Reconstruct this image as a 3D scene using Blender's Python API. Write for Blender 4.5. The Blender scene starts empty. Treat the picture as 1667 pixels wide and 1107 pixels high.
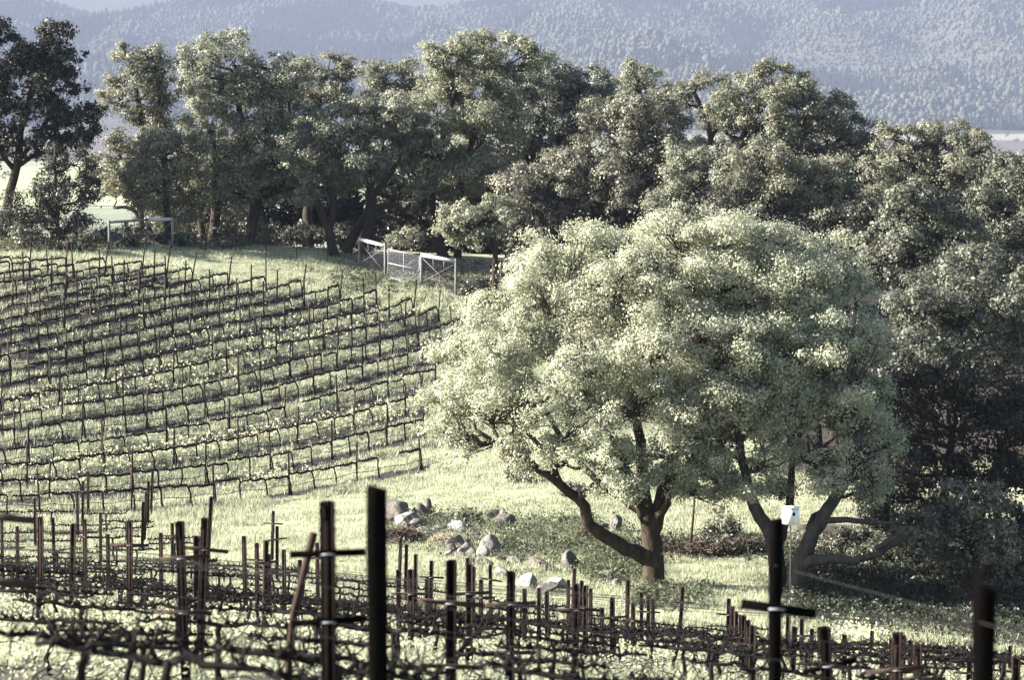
import bpy, math, random
import numpy as np
from mathutils import Vector, Matrix
R = math.radians
S = bpy.context.scene
COL = S.collection

# ------------------------------------------------------------------ camera
W, H, F = 1667.0, 1107.0, 4727.0
HORIZON = 130.0
TH = math.atan((H / 2 - HORIZON) / F)
cam = bpy.data.cameras.new("camera")
cam.sensor_width = 36.0
cam.lens = 36.0 * F / W
cam.clip_start = 0.5
cam.clip_end = 20000
cam.dof.use_dof = True
cam.dof.focus_distance = 95.0
cam.dof.aperture_fstop = 3.3
camo = bpy.data.objects.new("camera", cam)
camo.rotation_euler = (math.pi / 2 - TH, 0, 0)
COL.objects.link(camo)
S.camera = camo

# ------------------------------------------------------------------ sky, sun, exposure
SUN_EL, SUN_AZ = 25.0, -90.0          # azimuth measured from the view direction, negative to the left
sd = Vector((math.sin(R(SUN_AZ)) * math.cos(R(SUN_EL)), math.cos(R(SUN_AZ)) * math.cos(R(SUN_EL)), math.sin(R(SUN_EL))))
wd = bpy.data.worlds.new("World")
S.world = wd
wd.use_nodes = True
nt = wd.node_tree
sky = nt.nodes.new("ShaderNodeTexSky")
sky.sky_type = 'NISHITA'
sky.sun_disc = False
sky.sun_elevation = R(SUN_EL)
sky.sun_rotation = R(SUN_AZ)
sky.air_density = 1.0
sky.dust_density = 2.0
nt.links.new(sky.outputs[0], nt.nodes['Background'].inputs[0])
nt.nodes['Background'].inputs[1].default_value = 0.05
sl = bpy.data.lights.new("sun", 'SUN')
sl.energy = 5.0
sl.angle = R(0.5)
sl.color = (1.0, 0.95, 0.86)
so = bpy.data.objects.new("sun", sl)
so.rotation_euler = sd.to_track_quat('Z', 'Y').to_euler()
COL.objects.link(so)
S.view_settings.view_transform = 'Standard'
S.view_settings.look = 'None'
S.view_settings.gamma = 1.0
S.view_settings.exposure = 2.65
cy = S.cycles
cy.max_bounces = 6
cy.diffuse_bounces = 1
cy.glossy_bounces = 2
cy.transmission_bounces = 3
cy.volume_bounces = 0
cy.caustics_reflective = False
cy.caustics_refractive = False

# ------------------------------------------------------------------ pixel -> world and terrain height
CT, ST = math.cos(TH), math.sin(TH)
def ray(px, py):
    u = np.asarray(px, float) - W / 2
    v = H / 2 - np.asarray(py, float)
    dy = F * CT + v * ST
    dz = -F * ST + v * CT
    return u / dy, dz / dy                 # x and z per metre of depth
def P(px, py, Y):
    a, b = ray(px, py)
    return np.array([float(a) * Y, Y, float(b) * Y])
def px_of(x, y, z):
    """image position of a world point"""
    f = y * CT - z * ST
    return W / 2 + F * x / f, H / 2 - F * (y * ST + z * CT) / f

GP = [  # image x, image y, depth of points lying on the ground
    (-200, 842, 100), (-200, 940, 86), (-200, 975, 64), (-200, 1000, 46),
    (0, 842, 101), (0, 940, 86), (0, 970, 64), (0, 995, 46), (0, 1105, 30), (0, 1186, 20), (0, 1290, 15),
    (250, 833, 103), (320, 935, 86), (320, 985, 66),
    (425, 800, 108), (655, 765, 112), (640, 900, 90), (640, 990, 74), (900, 946, 86), (1062, 955, 86),
    (833, 1137, 30), (833, 1087, 44), (833, 1064, 60), (833, 1025, 75), (833, 1290, 20), (833, 1400, 15),
    (1100, 1045, 75), (1330, 1055, 73), (1290, 1000, 80), (1667, 985, 86), (1667, 1085, 74), (1667, 1115, 60), (1667, 1140, 46), (1667, 1230, 30), (1667, 1440, 20), (1667, 1560, 15),
    (1900, 985, 86), (1900, 1085, 74), (1900, 1240, 30),
    (0, 690, 113), (250, 640, 121), (690, 605, 129), (740, 545, 138), (741, 480, 143), (585, 437, 148), (400, 402, 150),
    (240, 408, 146), (0, 410, 141), (-200, 412, 138), (-200, 690, 111), (150, 500, 131), (450, 480, 139),
    (1150, 790, 104), (1150, 860, 95), (1400, 720, 118), (1667, 700, 112), (1000, 440, 152), (1400, 440, 152), (1667, 430, 152), (1900, 700, 112), (1900, 430, 152),
]
PTS = np.array([P(a, b, c) for a, b, c in GP])
EXTRA = np.array([[0, 0, -1.9], [6, 0, -2.1], [-6, 0, -1.8], [20, 30, -7.6], [-20, 30, -5.8], [0, 165, -10.0], [-30, 165, -9.8], [30, 165, -10.2]], float)
PTS = np.vstack([PTS, EXTRA])
SC = 50.0
def _tps_fit(p, lam=0.004):
    n = len(p)
    q = p[:, :2] / SC
    d = np.linalg.norm(q[:, None] - q[None], axis=2)
    K = np.where(d > 0, d * d * np.log(d + 1e-12), 0) + lam * np.eye(n)
    A = np.zeros((n + 3, n + 3))
    A[:n, :n] = K
    A[:n, n] = 1
    A[:n, n + 1:] = q
    A[n, :n] = 1
    A[n + 1:, :n] = q.T
    b = np.concatenate([p[:, 2], np.zeros(3)])
    return q, np.linalg.solve(A, b)
TQ, TW = _tps_fit(PTS)
def near(x, y):
    x = np.clip(np.asarray(x, float), -45, 45)
    y = np.clip(np.asarray(y, float), -3, 163)
    shp = np.broadcast(x, y).shape
    q = np.stack(np.broadcast_arrays(x, y), -1).reshape(-1, 2) / SC
    out = np.empty(len(q))
    for i in range(0, len(q), 20000):
        c = q[i:i + 20000]
        d2 = ((c[:, None] - TQ[None]) ** 2).sum(2)
        U = 0.5 * d2 * np.log(d2 + 1e-20)
        out[i:i + 20000] = U @ TW[:-3] + TW[-3] + c @ TW[-2:]
    return out.reshape(shp)
def _hash(ix, iy, s):
    h = (ix.astype(np.int64) * 374761393 + iy.astype(np.int64) * 668265263 + s * 1274126177) & 0xffffffff
    h = ((h ^ (h >> 13)) * 1274126177) & 0xffffffff
    return ((h ^ (h >> 16)) & 0xffff) / 65535.0
def vnoise(x, y, s=0):
    x = np.asarray(x, float); y = np.asarray(y, float)
    ix = np.floor(x); iy = np.floor(y)
    fx = x - ix; fy = y - iy
    fx = fx * fx * (3 - 2 * fx); fy = fy * fy * (3 - 2 * fy)
    a = _hash(ix, iy, s); b = _hash(ix + 1, iy, s); c = _hash(ix, iy + 1, s); d = _hash(ix + 1, iy + 1, s)
    return (a * (1 - fx) + b * fx) * (1 - fy) + (c * (1 - fx) + d * fx) * fy
def fbm(x, y, s=0, o=4):
    r = 0; a = 0.5
    for i in range(o):
        r = r + a * vnoise(x * 2 ** i, y * 2 ** i, s + i * 17)
        a *= 0.5
    return r
def sstep(a, b, t):
    t = np.clip((t - a) / (b - a), 0, 1)
    return t * t * (3 - 2 * t)
VALLEY = -90.0
def mount(x, y):
    x = x / 2.0; y = y / 2.0                      # shaped at half size
    yb = 2600 + 260 * (fbm(x / 420.0, x * 0 + 3.3, 5) - .5) + 120 * sstep(300, 900, x)
    ridge = 126 - 34 * np.exp(-((x + 640) / 75.0) ** 2) - 12 * np.exp(-((x + 150) / 70.0) ** 2) + 5 * np.sin(x / 60.0) + 150 * sstep(-120, 700, x)
    t = (y - yb) / (4600 - yb)
    spur = (fbm(x / 330.0 + 7, y / 600.0, 11) - .5) * 2
    spur2 = (fbm(x / 150.0 + y / 420.0 + 3, y / 330.0, 23, 3) - .5) * 2
    up = np.clip(t, 0, 1)
    z = -45 + (ridge + 45) * (0.25 * up + 0.75 * up ** 1.35) + (70 * spur + 105 * spur2) * np.sin(np.pi * up ** .8) * (up > 0)
    z = np.where(t > 1, ridge - (y - 4600) * 0.12, z)
    return np.maximum(2 * z, VALLEY - 0.2)
def ground_z(x, y):
    x = np.asarray(x, float); y = np.asarray(y, float)
    x, y = np.broadcast_arrays(x, y)
    n = near(x, y)
    t = sstep(156, 520, y)
    z = n * (1 - t) + VALLEY * t
    far = y > 4000
    if far.any():
        z = np.where(far, np.maximum(mount(x, y), VALLEY), z)
    return z
def gz(x, y):
    return float(ground_z(np.array([x]), np.array([y]))[0])
YS = np.linspace(10, 200, 1521)
def hit(px, py, h=0.0, lo=12.0, hi=190.0):
    """where the sight line through an image point first comes within h of the ground"""
    a, b = ray(px, py)
    ys = YS[(YS >= lo) & (YS <= hi)]
    d = b * ys - (ground_z(a * ys, ys) + h)
    k = np.argmax(d < 0) if (d < 0).any() else int(np.argmin(d))
    return float(a * ys[k]), float(ys[k])

# ------------------------------------------------------------------ mesh helpers
class MB:
    def __init__(self):
        self.V = []; self.F = {}; self.n = 0
    def add(self, V, Fa):
        V = np.asarray(V, float).reshape(-1, 3); Fa = np.asarray(Fa, int)
        self.V.append(V)
        self.F.setdefault(Fa.shape[1], []).append(Fa + self.n)
        self.n += len(V)
    def tube(self, pts, rad, sides=6, cap=True):
        pts = np.asarray(pts, float); n = len(pts)
        rad = np.broadcast_to(np.asarray(rad, float), (n,))
        t = np.gradient(pts, axis=0)
        t /= np.linalg.norm(t, axis=1, keepdims=True) + 1e-9
        ref = np.array([0., 0., 1.]) if abs(t[0, 2]) < .9 else np.array([1., 0, 0])
        u = np.cross(ref, t[0]); u /= np.linalg.norm(u)
        V = []
        ang = np.arange(sides) * 2 * math.pi / sides
        for i in range(n):
            u = u - t[i] * (u @ t[i]); u /= np.linalg.norm(u) + 1e-9
            w = np.cross(t[i], u)
            V.append(pts[i] + rad[i] * (np.cos(ang)[:, None] * u + np.sin(ang)[:, None] * w))
        V = np.vstack(V)
        i = np.arange(n - 1)[:, None] * sides; j = np.arange(sides)[None]; k = (j + 1) % sides
        Fq = np.stack([i + j, i + k, i + sides + k, i + sides + j], -1).reshape(-1, 4)
        self.add(V, Fq)
        if cap:
            for c, o, fl in ((pts[0], 0, 1), (pts[-1], (n - 1) * sides, 0)):
                b = self.n
                self.V.append(c[None]); self.n += 1
                base = b - n * sides if fl else b - 1 - n * sides
                j = np.arange(sides); k = (j + 1) % sides
                tri = np.stack([np.full(sides, b), base + o + (k if fl else j), base + o + (j if fl else k)], -1)
                self.F.setdefault(3, []).append(tri)
        return self
    def box(self, c, s, rot=None):
        v = np.array([[x, y, z] for x in (-.5, .5) for y in (-.5, .5) for z in (-.5, .5)]) * np.asarray(s, float)
        if rot is not None:
            v = v @ np.array(rot).T
        v = v + np.asarray(c, float)
        self.add(v, [[0, 1, 3, 2], [4, 6, 7, 5], [0, 4, 5, 1], [2, 3, 7, 6], [0, 2, 6, 4], [1, 5, 7, 3]])
        return self
    def build(self, name, mat, parent=None, smooth=False):
        V = np.vstack(self.V)
        me = bpy.data.meshes.new(name)
        me.vertices.add(len(V)); me.vertices.foreach_set("co", V.astype(np.float32).ravel())
        loops = []; tot = []
        for k, fl in self.F.items():
            a = np.vstack(fl); loops.append(a.ravel()); tot.append(np.full(len(a), k))
        loops = np.concatenate(loops); tot = np.concatenate(tot)
        me.loops.add(len(loops)); me.loops.foreach_set("vertex_index", loops.astype(np.int32))
        me.polygons.add(len(tot))
        st = np.concatenate([[0], np.cumsum(tot)[:-1]])
        me.polygons.foreach_set("loop_start", st.astype(np.int32))
        me.update(calc_edges=True)
        if smooth:
            me.polygons.foreach_set("use_smooth", np.ones(len(tot), bool))
        if mat: me.materials.append(mat)
        o = bpy.data.objects.new(name, me)
        COL.objects.link(o)
        if parent is not None: o.parent = parent
        return o
def tag(o, label=None, cat=None, group=None, kind=None):
    if label: o['label'] = label
    if cat: o['category'] = cat
    if group: o['group'] = group
    if kind: o['kind'] = kind
    return o
def empty(name, loc=(0, 0, 0)):
    o = bpy.data.objects.new(name, None)
    o.empty_display_size = .1
    o.location = loc
    COL.objects.link(o)
    return o
ORD = ("first second third fourth fifth sixth seventh eighth ninth tenth eleventh twelfth thirteenth fourteenth fifteenth sixteenth seventeenth eighteenth nineteenth twentieth").split()
TENS = {20: "twenty", 30: "thirty", 40: "forty", 50: "fifty", 60: "sixty", 70: "seventy", 80: "eighty", 90: "ninety"}
def ordinal(n):
    if n <= 20: return ORD[n - 1]
    t, u = n // 10 * 10, n % 10
    return (TENS[t][:-1] + "ieth") if u == 0 else TENS[t] + "-" + ORD[u - 1]

# ------------------------------------------------------------------ materials
def mat(name):
    m = bpy.data.materials.new(name); m.use_nodes = True
    n = m.node_tree.nodes; n.clear()
    out = n.new("ShaderNodeOutputMaterial")
    return m, n, m.node_tree.links, out
def noise_ramp(n, l, scale, cols, detail=4, coord='Object', pos=None, rough=.6, stretch=None):
    tc = n.new("ShaderNodeTexCoord"); no = n.new("ShaderNodeTexNoise")
    no.inputs['Scale'].default_value = scale; no.inputs['Detail'].default_value = detail; no.inputs['Roughness'].default_value = rough
    src = tc.outputs[coord]
    if stretch:
        mp = n.new("ShaderNodeMapping"); mp.inputs['Scale'].default_value = stretch
        l.new(src, mp.inputs[0]); src = mp.outputs[0]
    l.new(src, no.inputs['Vector'])
    r = n.new("ShaderNodeValToRGB"); e = r.color_ramp.elements
    pos = pos or [0.3 + 0.4 * i / (len(cols) - 1) for i in range(len(cols))]
    e[0].position = pos[0]; e[0].color = (*cols[0], 1)
    e[1].position = pos[-1]; e[1].color = (*cols[-1], 1)
    for p_, c_ in zip(pos[1:-1], cols[1:-1]):
        k = e.new(p_); k.color = (*c_, 1)
    l.new(no.outputs['Fac'], r.inputs[0])
    return r.outputs[0], no
def leaf_mat(name, dark, light, trans=.35, gloss=.05, scale=2.2, rough=.5):
    m, n, l, out = mat(name)
    c, _ = noise_ramp(n, l, scale, [dark, light], detail=8, rough=.8)
    d = n.new("ShaderNodeBsdfDiffuse"); t = n.new("ShaderNodeBsdfTranslucent"); g = n.new("ShaderNodeBsdfGlossy")
    g.inputs['Roughness'].default_value = rough
    g.inputs['Color'].default_value = (1, 1, 1, 1)
    l.new(c, d.inputs[0]); l.new(c, t.inputs[0])
    a = n.new("ShaderNodeMixShader"); a.inputs[0].default_value = trans
    l.new(d.outputs[0], a.inputs[1]); l.new(t.outputs[0], a.inputs[2])
    b = n.new("ShaderNodeMixShader"); b.inputs[0].default_value = gloss
    l.new(a.outputs[0], b.inputs[1]); l.new(g.outputs[0], b.inputs[2])
    l.new(b.outputs[0], out.inputs[0])
    return m
def rough_mat(name, cols, scale=6, rough=.9, bump=.5, metal=0, spec=.08, detail=6, stretch=None, bscale=None, dist=.02):
    m, n, l, out = mat(name)
    p = n.new("ShaderNodeBsdfPrincipled")
    c, no = noise_ramp(n, l, scale, cols, detail, stretch=stretch, rough=.7)
    l.new(c, p.inputs['Base Color'])
    p.inputs['Roughness'].default_value = rough; p.inputs['Metallic'].default_value = metal
    p.inputs['Specular IOR Level'].default_value = spec
    if bump:
        b = n.new("ShaderNodeBump"); b.inputs['Strength'].default_value = bump; b.inputs['Distance'].default_value = dist
        l.new(no.outputs['Fac'], b.inputs['Height']); l.new(b.outputs[0], p.inputs['Normal'])
    l.new(p.outputs[0], out.inputs[0])
    return m
M = {}
M['oak_leaf'] = leaf_mat('oak_leaf', (.31, .32, .225), (.48, .49, .36), .42, .02)
M['oak_leaf2'] = leaf_mat('oak_leaf_second', (.18, .19, .125), (.38, .39, .275), .4, .02)
M['olive'] = leaf_mat('leaf_olive', (.13, .132, .093), (.235, .237, .17), .36, .02)
M['grey'] = leaf_mat('leaf_grey_green', (.155, .163, .12), (.28, .29, .218), .36, .02)
M['light'] = leaf_mat('leaf_light', (.165, .171, .117), (.32, .328, .235), .42, .02)
M['glossy'] = leaf_mat('leaf_silvery', (.125, .132, .11), (.24, .25, .205), .25, .025, rough=.55)
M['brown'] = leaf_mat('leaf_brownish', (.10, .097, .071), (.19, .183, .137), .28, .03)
M['slate'] = leaf_mat('leaf_grey_green_dimmed', (.075, .08, .06), (.155, .163, .122), .25, .02)  # darker copy of the grey-green leaf; dimming of right-hand trees put into colour
M['dark'] = leaf_mat('leaf_dark', (.02, .021, .015), (.05, .05, .035), .22, .03)  # also stands in for shade on the hollow's trees and scrub
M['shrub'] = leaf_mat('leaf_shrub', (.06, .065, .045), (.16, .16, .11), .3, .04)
M['bark'] = rough_mat('bark', [(.022, .018, .015), (.06, .05, .042)], 9, .95, .8, stretch=(1, 1, .25), dist=.04)
M['bark_moss'] = rough_mat('bark_mossy', [(.014, .011, .009), (.045, .035, .024), (.075, .06, .04)], 7, .95, .9, stretch=(1, 1, .3), dist=.05)
M['bark_pale'] = rough_mat('bark_pale', [(.024, .022, .020), (.09, .084, .076)], 8, .95, .8, stretch=(1, 1, .3), dist=.04)
M['vine'] = rough_mat('vine_bark', [(.010, .008, .008), (.032, .027, .026)], 22, .95, .8, stretch=(.4, 1, 1), dist=.01)
M['vine_near'] = rough_mat('vine_bark_shaggy', [(.006, .005, .005), (.024, .020, .019)], 25, .9, .9, stretch=(.4, 1, 1), dist=.015)
M['rust'] = rough_mat('rusty_steel', [(.011, .007, .006), (.036, .020, .0155)], 14, .85, .2, spec=.12)
M['rust_dark'] = rough_mat('dark_rusty_steel', [(.003, .0024, .0022), (.012, .0075, .006)], 14, .9, .2, spec=.05)
M['rust_arm'] = rough_mat('rusty_arm', [(.026, .017, .014), (.075, .052, .043)], 14, .8, .2, spec=.12)
M['wood_dark'] = rough_mat('tarred_wood', [(.0016, .0014, .0014), (.004, .0034, .0032)], 10, .95, .6, stretch=(3, 3, .3), spec=.0)
M['wood_grey'] = rough_mat('weathered_wood', [(.13, .127, .125), (.25, .245, .24)], 8, .85, .3, stretch=(2, 2, .4))
M['wood_white'] = rough_mat('pale_timber', [(.36, .355, .345), (.48, .475, .465)], 5, .8, .1)
M['galv'] = rough_mat('galvanised_steel', [(.22, .225, .235), (.34, .345, .36)], 12, .5, .1, metal=0)
M['wire'] = rough_mat('wire_steel', [(.03, .028, .028), (.07, .065, .065)], 20, .6, 0, metal=.2)
M['hose'] = rough_mat('drip_hose', [(.02, .02, .02), (.04, .04, .04)], 10, .6, 0)
M['white'] = rough_mat('white_paint', [(.70, .70, .70), (.82, .82, .82)], 8, .6, .05)
M['black'] = rough_mat('dark_hole', [(.005, .005, .005), (.008, .008, .008)], 4, .9, 0)
M['rock'] = rough_mat('pale_rock', [(.05, .048, .045), (.19, .185, .176), (.36, .353, .338)], 3.5, .95, 1.0, detail=10, dist=.06)
M['rock_brown'] = rough_mat('brown_rock', [(.035, .031, .028), (.12, .108, .098), (.22, .20, .183)], 3.5, .95, 1.0, detail=10, dist=.06)
M['brush'] = rough_mat('dry_brush', [(.05, .038, .032), (.15, .115, .095)], 9, .95, .5)
M['straw'] = rough_mat('straw', [(.2, .16, .11), (.42, .36, .26)], 12, .95, .5)
M['grass'] = leaf_mat('grass_blade', (.25, .265, .17), (.51, .52, .37), .4, .02, scale=.3)
M['grass_seed'] = leaf_mat('grass_seed', (.34, .36, .22), (.52, .53, .36), .4, .02, scale=1.5)
M['mustard'] = leaf_mat('mustard_flower', (.66, .65, .38), (.80, .79, .54), .35, .0, scale=3)
M['weed'] = leaf_mat('weed_leaf', (.05, .058, .036), (.15, .165, .10), .3, .01, scale=3)
M['under'] = leaf_mat('undergrowth_leaf_shade', (.018, .022, .014), (.07, .078, .05), .25, .02, scale=3)  # weed leaf darkened: the hollow's shade is put into this colour
M['hill_round'] = leaf_mat('hill_broadleaf', (.05, .055, .042), (.145, .153, .116), .1, .0, scale=.012)
M['hill_con'] = leaf_mat('hill_conifer', (.012, .015, .011), (.04, .044, .033), .1, .0, scale=.02)

# ground
gm, n, l, out = mat('ground_earth')
p = n.new("ShaderNodeBsdfPrincipled"); p.inputs['Roughness'].default_value = .97; p.inputs['Specular IOR Level'].default_value = .1
g1, _ = noise_ramp(n, l, .5, [(.19, .205, .125), (.32, .335, .215)], 8)
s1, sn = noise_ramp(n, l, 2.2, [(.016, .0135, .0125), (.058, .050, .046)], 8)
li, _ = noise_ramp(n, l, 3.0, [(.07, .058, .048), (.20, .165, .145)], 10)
at = n.new("ShaderNodeAttribute"); at.attribute_name = "soil_and_shade"
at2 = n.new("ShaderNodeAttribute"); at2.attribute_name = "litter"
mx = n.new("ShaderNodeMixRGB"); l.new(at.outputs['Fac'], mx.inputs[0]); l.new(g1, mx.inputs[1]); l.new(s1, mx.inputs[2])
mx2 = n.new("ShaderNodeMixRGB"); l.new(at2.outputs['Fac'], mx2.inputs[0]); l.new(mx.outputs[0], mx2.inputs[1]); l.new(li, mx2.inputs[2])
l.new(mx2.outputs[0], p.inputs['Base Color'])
b = n.new("ShaderNodeBump"); b.inputs['Strength'].default_value = .8; b.inputs['Distance'].default_value = .06
l.new(sn.outputs['Fac'], b.inputs['Height']); l.new(b.outputs[0], p.inputs['Normal'])
l.new(p.outputs[0], out.inputs[0])
M['ground'] = gm

# ------------------------------------------------------------------ vineyard rows: far slope (traced along the cordons)
ROWX = [0, 250, 500, 690]
FAR = [  # cordon heights in the picture at ROWX, and where the row ends
    (804, 797, 768, 733, 712), (785, 766, 730, 681, 706), (760, 734, 689, 643, 700), (733, 703, 654, 606, 722), (703, 669, 615, 570, 735),
    (677, 639, 582, 538, 762), (652, 609, 550, 510, 735), (627, 583, 523, 487, 680), (604, 557, 498, 461, 625), (582, 532, 477, None, 568),
    (561, 508, 456, None, 512), (541, 486, 441, None, 446), (521, 466, 428, None, 386), (501, 448, None, None, 320), (482, 433, None, None, 286),
    (463, 420, None, None, 240), (446, 409, None, None, 180), (431, None, None, None, 120), (420, None, None, None, 70)]
ROWS = []
for (a, b_, c, d, xe) in FAR:
    xs = [x for x, v in zip(ROWX, (a, b_, c, d)) if v is not None]; ys = [v for v in (a, b_, c, d) if v is not None]
    if len(xs) == 1: xs = [0, 120]; ys = [a, a - 12]
    co = np.polyfit(xs, ys, min(2, len(xs) - 1))
    pts = []
    for px in np.arange(-60, xe + 1, 20.0):
        x, y = hit(px, np.polyval(co, px), 0.76, lo=96, hi=156)
        pts.append((x, y))
    pts = np.array(pts)
    # smooth in the world and even out
    k = np.polyfit(pts[:, 0], pts[:, 1], 3 if len(pts) > 10 else 2)
    xs = np.linspace(pts[0, 0], pts[-1, 0], 160)
    yy = np.polyval(k, xs)
    ROWS.append(np.stack([xs, yy], 1))
# near vineyard: rows run across the view
def near_limit(y):
    return np.interp(y, [15, 50, 56, 68, 74, 76, 80, 86, 101], [1720, 1720, 1667, 1300, 1100, 640, 480, 320, 240])
NEAR = []
y0 = 17.2
while y0 < 99:
    half = .185 * y0 + 1.0
    xs = np.linspace(-half - .5, half + .8, 120)
    ys = y0 - .10 * xs * (1 if y0 < 70 else max(0, (90 - y0) / 20)) + .25 * np.sin(xs * .35 + y0)
    lim = near_limit(ys); ppx = px_of(xs, ys, ground_z(xs, ys))[0]
    ok = ppx < lim + 12 * np.sin(y0 * 3.1)
    if ok.sum() > 3:
        NEAR.append((y0, np.stack([xs[ok], ys[ok]], 1)))
    y0 += 3.2 if y0 < 80 else 2.5
NEAR_LAST = NEAR[-1][0]
ALLROWS = np.vstack(ROWS + [r for _, r in NEAR])
SOILPTS = [(r, .36) for r in ROWS] + [(r, .30) for _, r in NEAR]
def row_dist(x, y):
    """distance to the closest vine row"""
    x = np.asarray(x, float).ravel(); y = np.asarray(y, float).ravel()
    best = np.full(len(x), 9.0)
    for r, _ in SOILPTS:
        o = np.argsort(r[:, 0]); rx, ry = r[o, 0], r[o, 1]
        yi = np.interp(x, rx, ry, left=1e3, right=1e3)
        sl = np.interp(x, rx, np.gradient(ry, rx))
        best = np.minimum(best, np.abs(y - yi) / np.sqrt(1 + sl * sl))
    return best

# ------------------------------------------------------------------ terrain: one sheet from the camera to beyond the ridge
def grow(a, step, end, f=1.07, cap=1e9):
    r = []; v = a; s = step
    while v < end:
        s = min(s * f, cap); v += s; r.append(v)
    return r
gx = np.concatenate([np.arange(-40, 40.01, .28)])
ex = grow(40, .4, 2600, 1.12, 36)
ex = ex + grow(ex[-1], 36, 5600, 1.3)
gx = np.concatenate([-np.array(ex)[::-1], gx, ex])
gy = np.concatenate([np.arange(-6, 12, 1.0), np.arange(12, 60, .4), np.arange(60, 160, .22)])
gy = np.concatenate([gy, grow(gy[-1], .4, 4800, 1.06)])
gy = np.concatenate([gy, np.arange(gy[-1] + 90, 12000, 55.0)])
XX, YY = np.meshgrid(gx, gy)
ZZ = ground_z(XX, YY)
nearmask = (YY < 162) & (np.abs(XX) < 40)
ZZ = ZZ + np.where(nearmask, (fbm(XX * .9, YY * .9, 3) - .47) * .14, 0)
b = MB()
nx, ny = len(gx), len(gy)
i = np.arange(ny - 1)[:, None] * nx; j = np.arange(nx - 1)[None]
b.add(np.stack([XX, YY, ZZ], -1).reshape(-1, 3), np.stack([i + j, i + j + 1, i + nx + j + 1, i + nx + j], -1).reshape(-1, 4))
ground = b.build('ground', M['ground'], smooth=True)
tag(ground, kind='structure')
soil_and_shade = np.zeros(XX.size, np.float32); lit = np.zeros(XX.size, np.float32)
nm = nearmask.ravel()
fx, fy = XX.ravel()[nm], YY.ravel()[nm]
rd = row_dist(fx, fy)
wob = fbm(fx * 1.3, fy * 1.3, 9)
soil_and_shade[nm] = np.clip(1 - sstep(.42, .62, rd + (wob - .47) * .9), 0, 1) * np.where(fy > 97, 1, .6)
soil_and_shade[nm] = np.maximum(soil_and_shade[nm], np.where(fy < 80, sstep(.36, .50, fbm(fx * .8 + 9, fy * .55, 31)) * .9 * (row_dist(fx, fy) < 1.9) * (px_of(fx, fy, ground_z(fx, fy))[0] < near_limit(fy) + 20), 0))
ppx, ppy = px_of(fx, fy, ground_z(fx, fy))
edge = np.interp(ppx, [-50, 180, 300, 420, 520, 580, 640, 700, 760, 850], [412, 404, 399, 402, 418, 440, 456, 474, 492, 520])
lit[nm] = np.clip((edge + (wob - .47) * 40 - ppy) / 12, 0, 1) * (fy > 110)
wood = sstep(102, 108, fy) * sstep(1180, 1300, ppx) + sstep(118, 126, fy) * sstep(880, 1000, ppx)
hollow_shade = sstep(1270, 1310, ppx) * (fy < 96) * sstep(0, 12, np.interp(ppx, [1290, 1450, 1667, 1750], [990, 1012, 1070, 1085]) - ppy + (wob - .47) * 50) * (fy > 60)  # hollow floor darkened out to the tree-shadow edge; painted shade, not bare earth
soil_and_shade[nm] = np.clip(np.maximum(soil_and_shade[nm], wood + hollow_shade * .9), 0, 1)
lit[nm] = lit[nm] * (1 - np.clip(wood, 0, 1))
soil_and_shade = np.maximum(soil_and_shade, (YY.ravel() > 4950) * .8).astype(np.float32)
for nm_, v in (("soil_and_shade", soil_and_shade), ("litter", lit)):
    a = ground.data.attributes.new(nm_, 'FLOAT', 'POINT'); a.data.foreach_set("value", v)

# ------------------------------------------------------------------ valley floor, fields and the forested ridge
def field(name, pxs, Ys, material):
    """a cultivated field lying on the valley floor, 0.1 to 0.2 m above it"""
    b = MB(); Y = np.linspace(Ys[0], Ys[1], 24); V = []
    for k, y in enumerate(Y):
        wob_ = 12 * math.sin(y * .0065 + Ys[0])
        a, c = (pxs[0] - W / 2) / F * Ys[0] + wob_, (pxs[1] - W / 2) / F * Ys[0] + wob_ * .6
        for x in np.linspace(a, c, 16):
            V.append((x, y, VALLEY + .5))
    q = [[i_ * 16 + j_, i_ * 16 + j_ + 1, (i_ + 1) * 16 + j_ + 1, (i_ + 1) * 16 + j_] for i_ in range(23) for j_ in range(15)]
    b.add(V, q)
    return tag(b.build(name, material), kind='structure')
def stripes_mat(name, c1, c2, scale, rot):
    m, n, l, out = mat(name)
    p = n.new("ShaderNodeBsdfPrincipled"); p.inputs['Roughness'].default_value = .97; p.inputs['Specular IOR Level'].default_value = .05
    tc = n.new("ShaderNodeTexCoord"); mp = n.new("ShaderNodeMapping"); mp.inputs['Rotation'].default_value = (0, 0, rot)
    wv = n.new("ShaderNodeTexWave"); wv.inputs['Scale'].default_value = scale; wv.inputs['Distortion'].default_value = 1.2; wv.inputs['Detail Scale'].default_value = .4
    mx = n.new("ShaderNodeMixRGB"); mx.inputs[1].default_value = (*c1, 1); mx.inputs[2].default_value = (*c2, 1)
    l.new(tc.outputs['Object'], mp.inputs[0]); l.new(mp.outputs[0], wv.inputs[0]); l.new(wv.outputs['Fac'], mx.inputs[0])
    c, no = noise_ramp(n, l, .02, [(.75, .75, .75), (1, 1, 1)], 6)
    mm = n.new("ShaderNodeMixRGB"); mm.blend_type = 'MULTIPLY'; mm.inputs[0].default_value = 1
    l.new(mx.outputs[0], mm.inputs[1]); l.new(c, mm.inputs[2]); l.new(mm.outputs[0], p.inputs['Base Color']); l.new(p.outputs[0], out.inputs[0])
    return m
MEADOW = stripes_mat('meadow', (.40, .44, .24), (.46, .49, .28), .005, .6)
ROWF = stripes_mat('dormant_vineyard', (.34, .38, .24), (.12, .12, .09), .06, 1.1)
BROWN = stripes_mat('brown_field', (.17, .15, .14), (.12, .105, .095), .015, .3)
PALE = stripes_mat('pale_field', (.42, .40, .34), (.24, .21, .2), .025, 1.2)
field('vineyard_field', (-320, 420), (1500, 2040), ROWF)
field('meadow', (-320, 420), (2080, 3150), MEADOW)
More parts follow.
